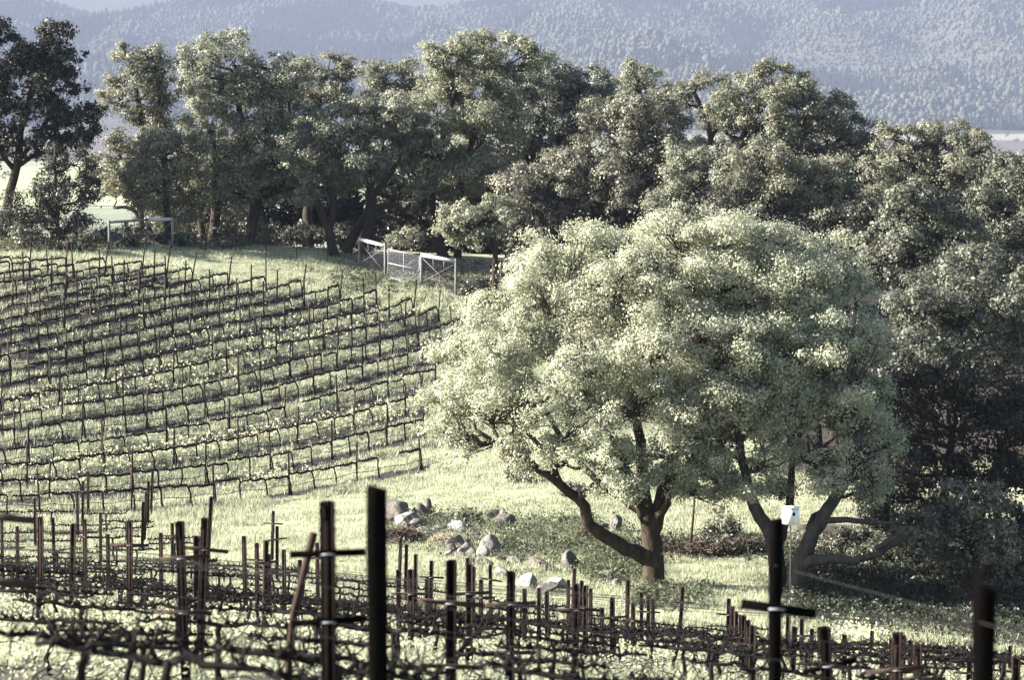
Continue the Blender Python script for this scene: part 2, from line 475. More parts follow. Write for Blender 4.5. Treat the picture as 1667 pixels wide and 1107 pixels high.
field('ploughed_field', (-320, 520), (3260, 4900), BROWN)
field('pasture', (1100, 2100), (2500, 3500), MEADOW)
field('fallow_field', (1050, 2300), (3600, 4300), BROWN)
field('stubble_field', (1180, 2300), (4360, 4850), PALE)

rng = np.random.default_rng(7)
def ico(sub):
    import bmesh
    bm = bmesh.new(); bmesh.ops.create_icosphere(bm, subdivisions=sub, radius=1)
    bm.verts.ensure_lookup_table()
    V = np.array([v.co[:] for v in bm.verts]); Fa = np.array([[v.index for v in f.verts] for f in bm.faces])
    bm.free(); return V, Fa
IV1, IF1 = ico(1); IV2, IF2 = ico(2); IV3, IF3 = ico(3)
def forest():
    step = 9.4
    ys = np.arange(5040, 9440, step); out = []
    for y in ys:
        half = .19 * y + 100
        xs = np.arange(-half, half, step)
        out.append(np.stack([xs, np.full(len(xs), y)], 1))
    p = np.vstack(out); p += rng.uniform(-.48, .48, p.shape) * step
    z = mount(p[:, 0], p[:, 1]); ok = z > VALLEY + 1.0
    p, z = p[ok], z[ok]
    px, py = px_of(p[:, 0], p[:, 1], z)
    clear = fbm(p[:, 0] / 120, p[:, 1] / 260, 41)
    cn = fbm(p[:, 0] / 300, p[:, 1] / 420, 77) + .16 * (rng.random(len(p)) - .5) + .06 * sstep(400, -1000, p[:, 0])
    con = cn > .53
    return p, z, con
fp, fz, fcon = forest()
def batch(p, z, V, Fa, sx, sz, jit, name, m, label):
    n = len(p); a = rng.uniform(0, 6.28, n); ca, sa = np.cos(a)[:, None], np.sin(a)[:, None]
    vv = V[None] * (1 + jit * rng.standard_normal((n, len(V), 1)))
    x = (vv[..., 0] * ca - vv[..., 1] * sa) * sx[:, None]; y = (vv[..., 0] * sa + vv[..., 1] * ca) * sx[:, None]; w = vv[..., 2] * sz[:, None]
    A = np.stack([x + p[:, :1], y + p[:, 1:2], w + z[:, None]], -1).reshape(-1, 3)
    Q = (Fa[None] + (np.arange(n) * len(V))[:, None, None]).reshape(-1, Fa.shape[1])
    b = MB(); b.add(A, Q)
    o = b.build(name, m); o['label'] = label; o['kind'] = 'stuff'
    return o
pr = fp[~fcon]; zr = fz[~fcon]; s_ = rng.gamma(5, .74, len(pr)).clip(1.5, 10)
Vr = IV1.copy(); Vr[:, 2] = Vr[:, 2] * .8 + .75
batch(pr, zr, Vr, IF1, s_, s_ * rng.uniform(1.0, 1.7, len(pr)), .17, 'hillside_woods', M['hill_round'], 'hazy blue broadleaf woods covering the far mountainside')
cv, cf = [], []
for k, (r0, h0, h1) in enumerate(((1.0, .08, .5), (.78, .32, .78), (.5, .6, 1.15))):
    o0 = len(cv); m_ = 7
    for q in range(m_): cv.append((r0 * math.cos(q * 6.283 / m_ + k), r0 * math.sin(q * 6.283 / m_ + k), h0))
    cv.append((0, 0, h1))
    for q in range(m_): cf.append((o0 + q, o0 + (q + 1) % m_, o0 + m_))
pc = fp[fcon]; zc = fz[fcon]; s_ = rng.gamma(8, .52, len(pc)).clip(2, 8)
batch(pc, zc, np.array(cv), np.array(cf), s_, s_ * rng.uniform(2.6, 4.4, len(pc)), .10, 'conifer_forest', M['hill_con'], 'hazy blue dark conifer stands on the far mountainside')

# ------------------------------------------------------------------ vines
def vine_far(seed):
    r = random.Random(seed); b = MB()
    g = lambda s: r.gauss(0, s)
    lean = r.uniform(-.04, .16)
    t = [(lean + .03, g(.02), -.05), (lean + g(.01), g(.02), .22), (lean * .6 + g(.015), g(.02), .46), (.02, g(.015), .67), (-.03, g(.015), .745), (-.16, 0, .765)]
    L = r.uniform(.98, 1.22)
    k = 7
    for i in range(1, k + 1):
        t.append((-.22 - (L - .22) * i / k, g(.015), .755 + g(.02) - .02 * math.sin(i)))
    rad = [.046, .038, .033, .035, .044, .050] + [.051 - .019 * i / k for i in range(1, k + 1)]
    b.tube(t, np.array(rad) * r.uniform(.85, 1.15), 6)
    x = -.15
    while x > -L:
        h = r.uniform(.05, .16); z = .765
        b.tube([(x, g(.01), z - .01), (x + g(.02), g(.02), z + h * .5), (x + g(.045), g(.03), z + h)], [.027, .019, .010], 4)
        if r.random() < .3: b.tube([(x, 0, z + .02), (x + .04, g(.03), z + h * .7)], [.012, .007], 4)
        x -= r.uniform(.06, .12)
    return b
FARV = []
for s_ in range(9):
    o = vine_far(s_).build('grapevine', M['vine'], smooth=True); FARV.append(o.data); bpy.data.objects.remove(o)
def vine_near(seed):
    r = random.Random(seed); g = lambda s: r.gauss(0, s)
    tb = MB(); tb.tube([(g(.03), g(.03), -.06), (g(.03), g(.03), .2), (g(.04), g(.03), .45), (g(.03), g(.03), .56), (0, 0, .65)], np.array([.046, .034, .028, .03, .034]) * r.uniform(.85, 1.2), 8)
    cb = MB()
    for sgn in (-1, 1):
        L = r.uniform(.7, .95); k = 8; pts = [(0, 0, .63)]
        for i in range(1, k + 1):
            pts.append((sgn * L * i / k, g(.018), .65 + g(.016)))
        cb.tube(pts, [.026 - .011 * i / k for i in range(k + 1)], 7)
        x = .1
        while x < L:
            y, z = g(.02), .66
            for _ in range(r.choice((2, 3, 3, 4, 5))):
                h = r.uniform(-.10, .22); dx, dy = g(.09), g(.09)
                cb.tube([(sgn * x, y, z), (sgn * x + dx * .4, y + dy * .4, z + h * .5), (sgn * x + dx, y + dy, z + h)], [.0095, .007, .004], 4)
            cb.tube([(sgn * x - .03, y, z - .01), (sgn * x, y, z + .035), (sgn * x + .03, y, z - .01)], [.014, .022, .014], 5)
            x += r.uniform(.08, .15)
    return tb, cb
NEARV = []
for s_ in range(7):
    tb, cb = vine_near(100 + s_)
    a_ = tb.build('trunk', M['vine_near'], smooth=True); c_ = cb.build('cordon', M['vine_near'], smooth=True)
    NEARV.append((a_.data, c_.data)); bpy.data.objects.remove(a_); bpy.data.objects.remove(c_)
def along(r, step, start=0.0):
    """points every `step` metres along a row on the ground, with heading and slope"""
    z = ground_z(r[:, 0], r[:, 1]); p3 = np.column_stack([r, z])
    d = np.concatenate([[0], np.cumsum(np.linalg.norm(np.diff(p3, axis=0), axis=1))])
    s = np.arange(start, d[-1], step); out = []
    for v in s:
        q = np.array([np.interp(v, d, p3[:, k]) for k in range(3)])
        q2 = np.array([np.interp(min(v + .6, d[-1]), d, p3[:, k]) for k in range(3)]); q1 = np.array([np.interp(max(v - .6, 0), d, p3[:, k]) for k in range(3)])
        t = q2 - q1
        out.append((q, math.atan2(t[1], t[0]), -math.atan2(t[2], math.hypot(t[0], t[1]))))
    return out, p3
rv = random.Random(5)
def obj_of(me, name, parent=None):
    o = bpy.data.objects.new(name, me); COL.objects.link(o)
    if parent is not None: o.parent = parent
    return o
FARPOSTS = []; HOSES = []
far_vines = 0
rest = MB()
for ri, r in enumerate(ROWS):
    rr = r[::-1]
    pts, p3 = along(rr, 1.13, .5)
    vis = []
    for q, hd, pt in pts:
        px, py = px_of(*q)
        if px < -25: continue
        vis.append((q, hd + math.pi, -pt, px))
    for k, (q, hd, pt, px) in enumerate(vis):
        if rv.random() < .045: continue
        me = rv.choice(FARV)
        sc = rv.uniform(.92, 1.08)
        mtx = Matrix.Translation(Vector(q)) @ Matrix.Rotation(hd + rv.gauss(0, .03), 4, 'Z') @ Matrix.Rotation(pt, 4, 'Y') @ Matrix.Diagonal((sc, sc, sc * rv.uniform(.94, 1.05), 1))
        if far_vines < 300 and ri < 16:
            far_vines += 1
            o = obj_of(me, 'grapevine'); o.matrix_world = mtx
            tag(o, f"bare one-armed vine, {ordinal(k + 1)} from the oak end of the {ordinal(ri + 1)} far-slope row above the hollow" if ri < 7 else
                f"bare one-armed vine, {ordinal(k + 1)} from the gate end of the {ordinal(ri + 1)} far-slope row above the hollow", 'vine', 'bare vines on the far slope')
        else:
            V = np.empty(len(me.vertices) * 3, np.float32); me.vertices.foreach_get('co', V); V = V.reshape(-1, 3)
            mm = np.array(mtx); V = V @ mm[:3, :3].T + mm[:3, 3]
            Q = np.array([p_.vertices[:] for p_ in me.polygons if len(p_.vertices) == 4]); T = np.array([p_.vertices[:] for p_ in me.polygons if len(p_.vertices) == 3])
            n0 = rest.n; rest.V.append(V); rest.n += len(V)
            rest.F.setdefault(4, []).append(Q + n0); rest.F.setdefault(3, []).append(T + n0)
    # stakes
    off = (ri * 7) % 3
    for k, (q, hd, pt, px) in enumerate(vis):
        if (k + off) % 3 == 0 or k == 0:
            FARPOSTS.append((q, hd, ri, k == 0))
    HOSES.append((ri, p3))
if rest.n:
    o = rest.build('distant_vines', M['vine'], smooth=True); o['label'] = 'bare vines in the topmost rows by the crest fence'; o['kind'] = 'stuff'
# stakes on the far slope
def stake_mesh(h, arm):
    b = MB(); b.box((0, 0, h / 2 - .1), (.07, .014, h + .2)); b.box((0, .027, h / 2 - .1), (.014, .04, h + .2))
    if arm: b.box((0.0, -.015, h - .18), (.30, .015, .03))
    return b
SM = []
for h, a_ in ((1.55, 0), (1.6, 0), (1.66, 1), (1.5, 0)):
    o = stake_mesh(h, a_).build('vineyard_stake', M['rust']); SM.append(o.data); bpy.data.objects.remove(o)
cnt = {}
for q, hd, ri, end in FARPOSTS:
    cnt[ri] = cnt.get(ri, 0) + 1
    o = obj_of(rv.choice(SM), 'vineyard_stake')
    o.location = (q[0] + rv.gauss(0, .02), q[1] + .06, q[2])
    o.rotation_euler = (rv.gauss(0, .03), (.12 if end and ri > 4 else 0) + rv.gauss(0, .025), rv.gauss(0, .4))
    o.scale = (1, 1, rv.uniform(.95, 1.08))
    if end:
        lb = f"leaning rusty end stake closing the {ordinal(ri + 1)} far-slope row above the hollow"
    else:
        lb = f"thin rusty stake, {ordinal(cnt[ri])} from the uphill end of the {ordinal(ri + 1)} far-slope row above the hollow"
    tag(o, lb, 'stake', 'rusty stakes on the far slope')
for ri, p3 in HOSES:
    b = MB(); b.tube(p3 + np.column_stack([np.zeros(len(p3)), np.zeros(len(p3)), .36 + .03 * np.sin(np.arange(len(p3)) * .5)]), .012, 4)
    o = b.build('drip_hose', M['hose'])
    tag(o, f"thin dark drip hose strung along the {ordinal(ri + 1)} far-slope vine row above the hollow", 'hose', 'drip hoses on the far slope')
# near vineyard
near_vines = 0
NEARROWS = []
for ni, (yy, r) in enumerate(NEAR):
    pts, p3 = along(r, 1.85, rv.uniform(.1, 1.0))
    NEARROWS.append((yy, p3))
    k = 0
    for q, hd, pt in pts:
        px, py = px_of(q[0], q[1], q[2] + 1.0)
        if px < -40 or px > 1707 or py > 1140: continue
        if rv.random() < .05: continue
        k += 1; near_vines += 1
        root = empty('gnarled_vine', tuple(q)); root.rotation_euler = (0, pt, hd + rv.choice((0, math.pi)) + rv.gauss(0, .05))
        s = rv.uniform(.9, 1.1); root.scale = (s, s, s * rv.uniform(.92, 1.06))
        if root.rotation_euler[2] - hd > 2: root.rotation_euler[1] = -pt
        tm, cm = rv.choice(NEARV)
        obj_of(tm, 'trunk', root); obj_of(cm, 'cordon', root)
        tag(root, f"shaggy two-armed old vine, {ordinal(k)} along the {ordinal(ni + 1)} near-slope row counted from the wooden posts", 'vine', 'old vines on the near slope')
print('VINES', far_vines, near_vines, len(FARPOSTS), len(NEARROWS))

# ------------------------------------------------------------------ trellis posts of the near slope (traced tops)
NP_ = [  # image x, top y, width, lean in degrees, cross-arms
    (295, 849, 10.5, -1.2, 2), (318, 873, 7.5, 0, 2), (333, 843, 9, 2.5, 1), (345, 808, 4.5, 4, 0),
    (65, 841, 7, 0, 0), (119, 853, 6.2, 1.5, 0), (138, 846, 5, 0, 1), (176, 870, 4.4, 0, 0), (210, 848, 7, 0, 1), (262, 868, 4.6, 0, 0),
    (87, 843, 3.6, 0, 0), (28, 857, 4.2, 0, 0), (3, 846, 3.8, 0, 0), (57, 812, 3.2, 0, 1), (126, 800, 3.2, 0, 0), (163, 835, 3.4, 0, 1),
    (232, 817, 3.4, 1.5, 0), (237, 803, 3.2, 2, 0), (242, 784, 3.2, 2, 1), (249, 766, 3.2, 3, 0), (135, 783, 3.2, 1, 1), (143, 768, 3.4, 0, 0),
    (280, 852, 3.4, 0, 1), (397, 873, 5.2, -1, 0), (418, 884, 5.2, 0, 1), (428, 880, 5.8, 0, 1), (438, 903, 5.4, 0, 1), (445, 832, 3.9, 2, 1), (450, 857, 3.6, 0, 1),
    (463, 895, 4.2, 0, 0), (488, 912, 4.6, 0, 0), (517, 885, 4.2, 0, 1),
    (653, 876, 4, 2.2, 0), (661, 887, 4, 1, 0), (677, 903, 4, 0, 0), (701, 914, 4.2, 0, 1), (648, 928, 5, 0, 0), (668, 927, 7, -.6, 2), (695, 942, 5, 0, 0),
    (736, 912, 10.5, .4, 2), (764, 919, 8.4, 0, 2), (762, 909, 4.4, 0, 0), (771, 923, 4, 0, 0), (783, 944, 5, 0, 2), (799, 920, 4, 0, 1), (830, 931, 9.4, .4, 2),
    (855, 959, 4.8, 0, 1), (878, 958, 4.8, 0, 0), (891, 964, 5, 0, 0), (936, 950, 7.5, 0, 2), (935, 926, 4.6, 2, 0), (945, 946, 4.2, 0, 1), (954, 954, 6.4, 0, 2),
    (962, 959, 4.4, 0, 0), (925, 945, 3.8, 0, 0), (980, 990, 5.4, 0, 0), (996, 973, 5.8, 0, 1), (1023, 945, 4.8, 1.5, 0), (1031, 983, 5, 0, 1), (1044, 965, 4.2, 0, 0), (1056, 972, 4.2, 0, 1), (1063, 975, 4.2, 0, 0),
    (1111, 956, 4.2, 3.5, 1), (1185, 975, 3.8, 0, 1), (1192, 988, 4.6, 0, 0), (1198, 996, 5, 0, 1), (1206, 1003, 5.6, 0, 1), (1211, 1003, 6.4, 0, 2), (1218, 1010, 7, 0, 1), (1225, 1020, 8, 0, 2),
    (1291, 1021, 6.6, 1, 2), (1305, 1009, 4.4, 0, 2), (1284, 1001, 4, 1, 0), (1321, 1024, 4.6, 0, 1), (1334, 1022, 4.6, 0, 1), (1374, 1034, 5.8, 0, 1), (1419, 1028, 3.8, 0, 0),
    (1436, 1058, 6.6, 1, 1), (1451, 1042, 5.4, 0, 2), (1459, 1030, 8.6, 0, 2), (1466, 1030, 4, 0, 0), (1472, 1035, 4.6, 0, 2), (1481, 1043, 5.2, 0, 1), (1494, 1050, 8, 0, 2),
    (1531, 1070, 5, 0, 1), (1547, 1055, 4.4, 0, 1), (1561, 1062, 5.2, 0, 1), (1569, 1056, 4.6, 0, 0), (1577, 1068, 6, 0, 2), (1634, 1076, 5.4, 0, 1), (1655, 1070, 8, 0, 2), (1645, 1052, 4.4, 0, 0),
]
def steel_post(h, w=.06, arms=(), armw=.55, bent=False):
    """U-channel post with flanges, flat cross-arms and their clips"""
    pb = MB()
    for z0, z1, dx in (((-.3, h, 0),) if not bent else ((-.3, h * .28, 0), (h * .28, h, .0))):
        c = (z0 + z1) / 2; L = z1 - z0
        pb.box((-w / 2, 0, c), (.006, w * .85, L)); pb.box((w / 2, 0, c), (.006, w * .85, L)); pb.box((0, w * .42, c), (w, .006, L + .002))
        pb.box((-w * .66, -w * .40, c), (w * .34, .006, L)); pb.box((w * .66, -w * .40, c), (w * .34, .006, L))
        for k in range(int(L / .12)):
            pb.box((-w * .84, -w * .40, z0 + .06 + k * .12), (w * .1, .008, .03)); pb.box((w * .84, -w * .40, z0 + .06 + k * .12), (w * .1, .008, .03))
    ab = []
    for z, tilt in arms:
        a = MB(); c, s = math.cos(tilt), math.sin(tilt)
        rot = [[c, 0, -s], [0, 1, 0], [s, 0, c]]
        a.box((0, -w * .55, z), (armw, .006, .045), rot); a.box((0, -w * .55 - .014, z + .022), (armw, .028, .005), rot)
        k_ = MB(); k_.tube([(-w * .8, -w * .62, z - .01), (-w * .4, -w * .75 - .03, z), (w * .4, -w * .75 - .03, z), (w * .8, -w * .62, z - .01)], .006, 5)
        ab.append((a, k_))
    return pb, ab
def put_post(px, py, wpx, lean, arms, h=1.62, label=None, mats=('rust', 'rust_arm'), armw=.6, yaw=None, Y=None, group='rusty steel posts on the near slope'):
    a, bb = ray(px, py); Yg = .066 * F / wpx if Y is None else Y
    ys = np.linspace(Yg * .8, Yg * 1.25, 200) if Y is None else np.array([Y])
    d = bb * ys - ground_z(a * ys, ys) - h
    k = int(np.argmin(np.abs(d) + .02 * np.abs(ys - Yg)))
    y = float(ys[k]); x = float(a) * y; z = float(bb) * y; g = gz(x, y)
    hh = max(.7, z - g)
    root = empty('steel_post', (x, y, g))
    pb, ab = steel_post(hh, arms=[(hh - .38, rv.gauss(0, .05)), (hh - .95, rv.gauss(0, .05))][:arms], armw=armw)
    pb.build('channel', M['rust_dark' if wpx > 9.2 else mats[0]], root)
    for a_, k_ in ab:
        ao = a_.build('crossarm', M[mats[1]], root)
        k_.build('clip', M['galv'], ao)
    root.rotation_euler = (rv.gauss(0, .015), R(lean) + rv.gauss(0, .008), rv.gauss(0, .25) if yaw is None else yaw)
    # keep the top where it was seen
    root.location.x -= hh * math.sin(R(lean))
    tag(root, label, 'post', group)
    return root
order = sorted(range(len(NP_)), key=lambda k: NP_[k][0])
rank = {k: i + 1 for i, k in enumerate(order)}
for k, (px, py, wpx, lean, arms) in enumerate(NP_):
    size = 'stout' if wpx > 8 else ('medium' if wpx > 5.5 else 'slender')
    at_ = ('with two flat crossarms' if arms == 2 else 'with one flat crossarm' if arms == 1 else 'without crossarms')
    put_post(px, py, wpx, lean, arms, label=f"{size} rusty channel post {at_}, {ordinal(rank[k])} from the left among them")
# the steel post with two black crossarms beside the wooden post
r_ = put_post(535, 817, 24, 0, 0, h=1.8, Y=19.0, yaw=.06, label='large dark channel post with two black crossarms beside the blurred wooden post')
pb, ab = steel_post(1.8, w=.075, arms=[(1.8 - .355, .02), (1.8 - .80, .06)], armw=.50)
hh = P(535, 817, 19.0)[2] - r_.location.z
for c in list(r_.children): bpy.data.objects.remove(c)
pb, ab = steel_post(hh, w=.062, arms=[(hh - .345, .02), (hh - .80, .05)], armw=.50)
pb.build('channel', M['rust_dark'], r_)
for a_, k_ in ab:
    ao = a_.build('crossarm', M['wood_dark'], r_); k_.build('clip', M['galv'], ao)
# bent leaning stake beside it
top = P(511, 868, 24.0); mid = P(478, 1000, 24.0); bot = P(470, 1075, 24.0); g_ = gz(bot[0], 24.0)
b = MB(); b.tube([(bot[0], 24.0, g_ - .2), bot, mid, top], .032, 4)
tag(b.build('bent_stake', M['rust']), 'bent rusty stake leaning beside the post with two black crossarms', 'stake')
# leaning post with a tilted crossarm in front of the mustard
rt = put_post(1341, 1021, 13, -3, 0, h=1.6, Y=24.0, yaw=.1, label='leaning rusty post with one tilted black crossarm before the yellow mustard')
a = MB(); c, s = math.cos(.16), math.sin(.16)
hz = P(1352, 1084, 24.0)[2] - rt.location.z
a.box((.03, -.05, hz), (.46, .012, .045), [[c, 0, -s], [0, 1, 0], [s, 0, c]]); ao = a.build('crossarm', M['wood_dark'], rt)
k_ = MB(); k_.tube([(-.04, -.07, hz), (.0, -.09, hz), (.06, -.07, hz + .01)], .007, 5); k_.build('clip', M['galv'], ao)
# three round wooden posts, close by
def wood_post(px, py, Y, dia, label, arm=None):
    t = P(px, py, Y); g = gz(t[0], Y); h = t[2] - g
    root = empty('wooden_post', (t[0], Y, g))
    b = MB(); rr = np.linspace(-.3, h - .008, 9)
    b.tube([(.004 * math.sin(v * 3), 0, v) for v in rr] + [(0, 0, h)], [dia / 2 * (1 + .03 * math.sin(v * 5)) for v in rr] + [dia / 2 * .93], 18)
    b.build('shaft', M['wood_dark'], root, smooth=False)
    if arm:
        apx, apy, L, tilt = arm
        z = P(apx, apy, Y)[2] - g; x = P(apx, apy, Y)[0] - t[0]
        a = MB(); c, s = math.cos(tilt), math.sin(tilt)
        a.box((x, -dia / 2 - .014, z), (L, .022, .06), [[c, 0, -s], [0, 1, 0], [s, 0, c]]); ao = a.build('crossarm', M['wood_dark'], root)
        k_ = MB(); k_.tube([(-dia * .6, -dia / 2 - .03, z), (0, -dia / 2 - .035, z), (dia * .6, -dia / 2 - .03, z - .005)], .006, 5); k_.build('clip', M['galv'], ao)
    tag(root, label, 'post', 'tarred wooden posts in the front row')
    return root
wood_post(614, 795, 15.0, .108, 'thick black round wooden post standing beside the steel post with two crossarms')
wood_post(1264, 846, 18.6, .088, 'black wooden post with a black crossarm in front of the birdhouse', (1266, 989, .49, -.14))
wood_post(1604, 958, 12.4, .098, 'thickest black wooden post in front of the shaded trees')
# a crossarm end of a post standing just outside the picture
lp = put_post(-28, 800, 15, 0, 0, h=1.75, Y=20.0, yaw=0, label='rusty post at the picture edge with two pale crossarms reaching in')
for zpy in (842, 946):
    a = MB(); hz = P(0, zpy, 20.0)[2] - lp.location.z
    a.box((.12, -.05, hz), (.46, .012, .05), [[1, 0, .08], [0, 1, 0], [-.08, 0, 1]]); a.build('crossarm', M['rust_arm'], lp)

# trellis wires
wi = 0
for yy, p3 in NEARROWS:
    for hgt in ((1.12, 1.42) if yy < 24 else (1.3,) if yy < 62 else ()):
        if len(p3) < 8: continue
        b = MB(); sg = np.arange(len(p3))
        rad = .0022 if yy < 40 else .0034
        b.tube(p3 + np.column_stack([0 * sg, 0 * sg - .05, hgt - .1 + .02 * np.sin(sg * .11 + yy)]), rad, 4)
        o = b.build('trellis_wire', M['wire'])
        k = [v for v, _ in NEARROWS].index(yy)
        tag(o, f"{'upper' if hgt > 1.3 else 'lower'} trellis wire strung along the {ordinal(k + 1)} near-slope row from the wooden posts", 'wire', 'trellis wires on the near slope')
b = MB()
b.tube([P(1076, 902, 30), P(1180, 912, 24), P(1264, 922, 18.5)], .004, 4); tag(b.build('trellis_wire', M['wire']), 'slack wire running from the wooden birdhouse-side post towards the oak trunk', 'wire')
b = MB(); b.tube([P(1290, 930, 18.6), P(1440, 970, 15.6), P(1590, 1012, 12.4), P(1700, 1046, 11.4)], .0014, 4); tag(b.build('trellis_wire', M['wire']), 'taut wire sloping across the shaded grass to the thickest wooden post', 'wire')

# ------------------------------------------------------------------ fences and gate on the crest
def fpt(px, py):
    x, y = hit(px, py, lo=120, hi=158); return np.array([x, y, gz(x, y)])
def top_h(p, py):
    a, b_ = ray(0, py); return float(b_) * p[1] - p[2]
def brace_panel(base_pts, tops, name, label, white, stays=True, rails_drop=.12):
    """timber end-brace: posts, a top rail between each pair, hanging stays and crossed brace wires"""
    b0 = np.array(base_pts[0]); root = empty(name, tuple(b0))
    hs = []
    for (p, t) in zip(base_pts, tops):
        h = top_h(p, t); hs.append(h)
        m = MB(); o = p - b0
        m.tube([o + (0, 0, -.3), o + (0, 0, h * .5), o + (0, 0, h - .02), o + (0, 0, h)], [.062, .06, .058, .05], 10)
        m.build('post', M['wood_grey'], root)
    for i in range(len(base_pts) - 1):
        a, c = base_pts[i] - b0, base_pts[i + 1] - b0
        za, zc = hs[i] - rails_drop * hs[i] / 1.7, hs[i + 1] - rails_drop * hs[i + 1] / 1.7
        u = (c - a); u[2] = 0; u /= np.linalg.norm(u)
        A, C = a + (0, 0, za) + u * .06, c + (0, 0, zc) - u * .06
        m = MB(); m.tube([A, (A + C) / 2, C], .095 if white[i] else .065, 8); m.build('rail', M['wood_white' if white[i] else 'wood_grey'], root)
        for f_ in (.33, .66):
            m = MB(); q = A * (1 - f_) + C * f_; m.tube([q + (0, 0, -.06), q + (.03, 0, -.55)], .02, 5); m.build('stay', M['wood_grey'], root)
        m = MB(); m.tube([A + (0, 0, -.15), c + u * -.05 + (0, 0, .25)], .008, 4); m.tube([C + (0, 0.02, -.15), a + u * .05 + (0, .02, .25)], .008, 4)
        m.build('brace_wire', M['galv'], root)
        m = MB()
        L = np.linalg.norm((c - a)[:2])
        for k in range(1, 10):
            m.tube([a + u * .05 + (0, .05, .14 * k), c - u * .05 + (0, .05, .14 * k)], .006, 3, cap=False)
        for k in range(1, int(L / .17)):
            q = a + (c - a) * k * .17 / L; m.tube([q + (0, .05, 0.02), q + (0, .05, 1.32)], .006, 3, cap=False)
        m.build('wire_mesh', M['wire'], root)
    tag(root, label, 'fence')
    return root, hs
fa = [fpt(178, 411), fpt(239, 405), fpt(281, 405)]
brace_panel(fa, [358, 354, 353], 'brace_fence', 'grey timber brace fence of three posts at the far end of the vineyard crest', (False, True))
fb = [fpt(585, 436), fpt(627, 452)]
brace_panel(fb, [386, 396], 'brace_fence', 'pale two-post brace panel on the uphill side of the metal gate', (True,))
fc = [fpt(686, 467), fpt(742, 481)]
brace_panel(fc, [411, 421], 'brace_fence', 'white-railed two-post brace panel between the metal gate and the pale oak', (True,))
# gate
ga, gc = fpt(632, 454), fpt(683, 466)
root = empty('metal_gate', tuple(ga))
d_ = gc - ga; u = d_ / np.linalg.norm(d_); Lg = np.linalg.norm(d_); gh = top_h(ga, 405)
up = np.array([0, 0, 1.])
m = MB(); a0 = up * .06; a1 = up * gh; c0 = d_ + up * .06; c1 = d_ + up * gh
for s_, e_ in ((a0, a1), (a1, c1), (c1, c0), (c0, a0)): m.tube([s_, (s_ + e_) / 2, e_], .024, 8)
m.build('frame', M['galv'], root)
m = MB(); m.tube([d_ * .5 + up * .06, d_ * .5 + up * gh], .02, 8); m.build('upright', M['galv'], root)
m = MB(); m.tube([up * gh * .53, d_ + up * gh * .53], .024, 8); m.build('midrail', M['galv'], root)
m = MB(); m.tube([d_ * .55 + up * gh * .56, d_ * .97 + up * gh * .95], .010, 5); m.build('brace', M['galv'], root)
m = MB()
for k in range(1, 20): m.tube([a0 + up * (gh - .06) * k / 20, c0 + up * (gh - .06) * k / 20], .004, 3, cap=False)
for k in range(1, 22): m.tube([d_ * k / 22 + up * .06, d_ * k / 22 + up * gh], .004, 3, cap=False)
m.build('wire_mesh', M['galv'], root)
m = MB(); m.box(d_ * .97 + up * gh * .5 + np.array([0, -.04, 0]), (.06, .05, .09)); m.build('latch', M['galv'], root)
tag(root, 'galvanised metal mesh gate between two timber brace panels', 'gate')
# long wire fence runs
def wire_fence(pa, pb_, h, label, n):
    root = empty('wire_fence', tuple(pa)); L = np.linalg.norm((pb_ - pa)[:2])
    qs = []
    for t in np.linspace(0, 1, n + 1):
        q = pa + (pb_ - pa) * t; q[2] = gz(q[0], q[1]); qs.append(q - pa)
    for q in qs[1:-1]:
        m = MB(); m.tube([q + up * -.3, q + up * h], .022, 6); m.build('post', M['rust'], root)
    m = MB()
    for k in range(1, 13):
        m.tube([q + up * h * k / 12.5 for q in qs], .0055, 3, cap=False)
    for q0, q1 in zip(qs[:-1], qs[1:]):
        s_ = int(np.linalg.norm(q1 - q0) / .2)
        for k in range(s_):
            q = q0 + (q1 - q0) * k / s_; m.tube([q + up * .02, q + up * h * .97], .0045, 3, cap=False)
    m.build('wire_mesh', M['wire'], root)
    tag(root, label, 'fence')
wire_fence(fa[-1] + (0.1, .1, 0), fb[0] + (-.1, .1, 0), 1.75, 'tall thin wire deer fence along the crest between both brace fences', 6)
wire_fence(fc[-1] + (.1, .1, 0), fpt(835, 500), 1.7, 'short wire deer fence run going behind the pale oak', 2)
wire_fence(fpt(-60, 408), fa[0] + (-.1, .1, 0), 1.7, 'thin wire deer fence under the tall dark tree', 5)

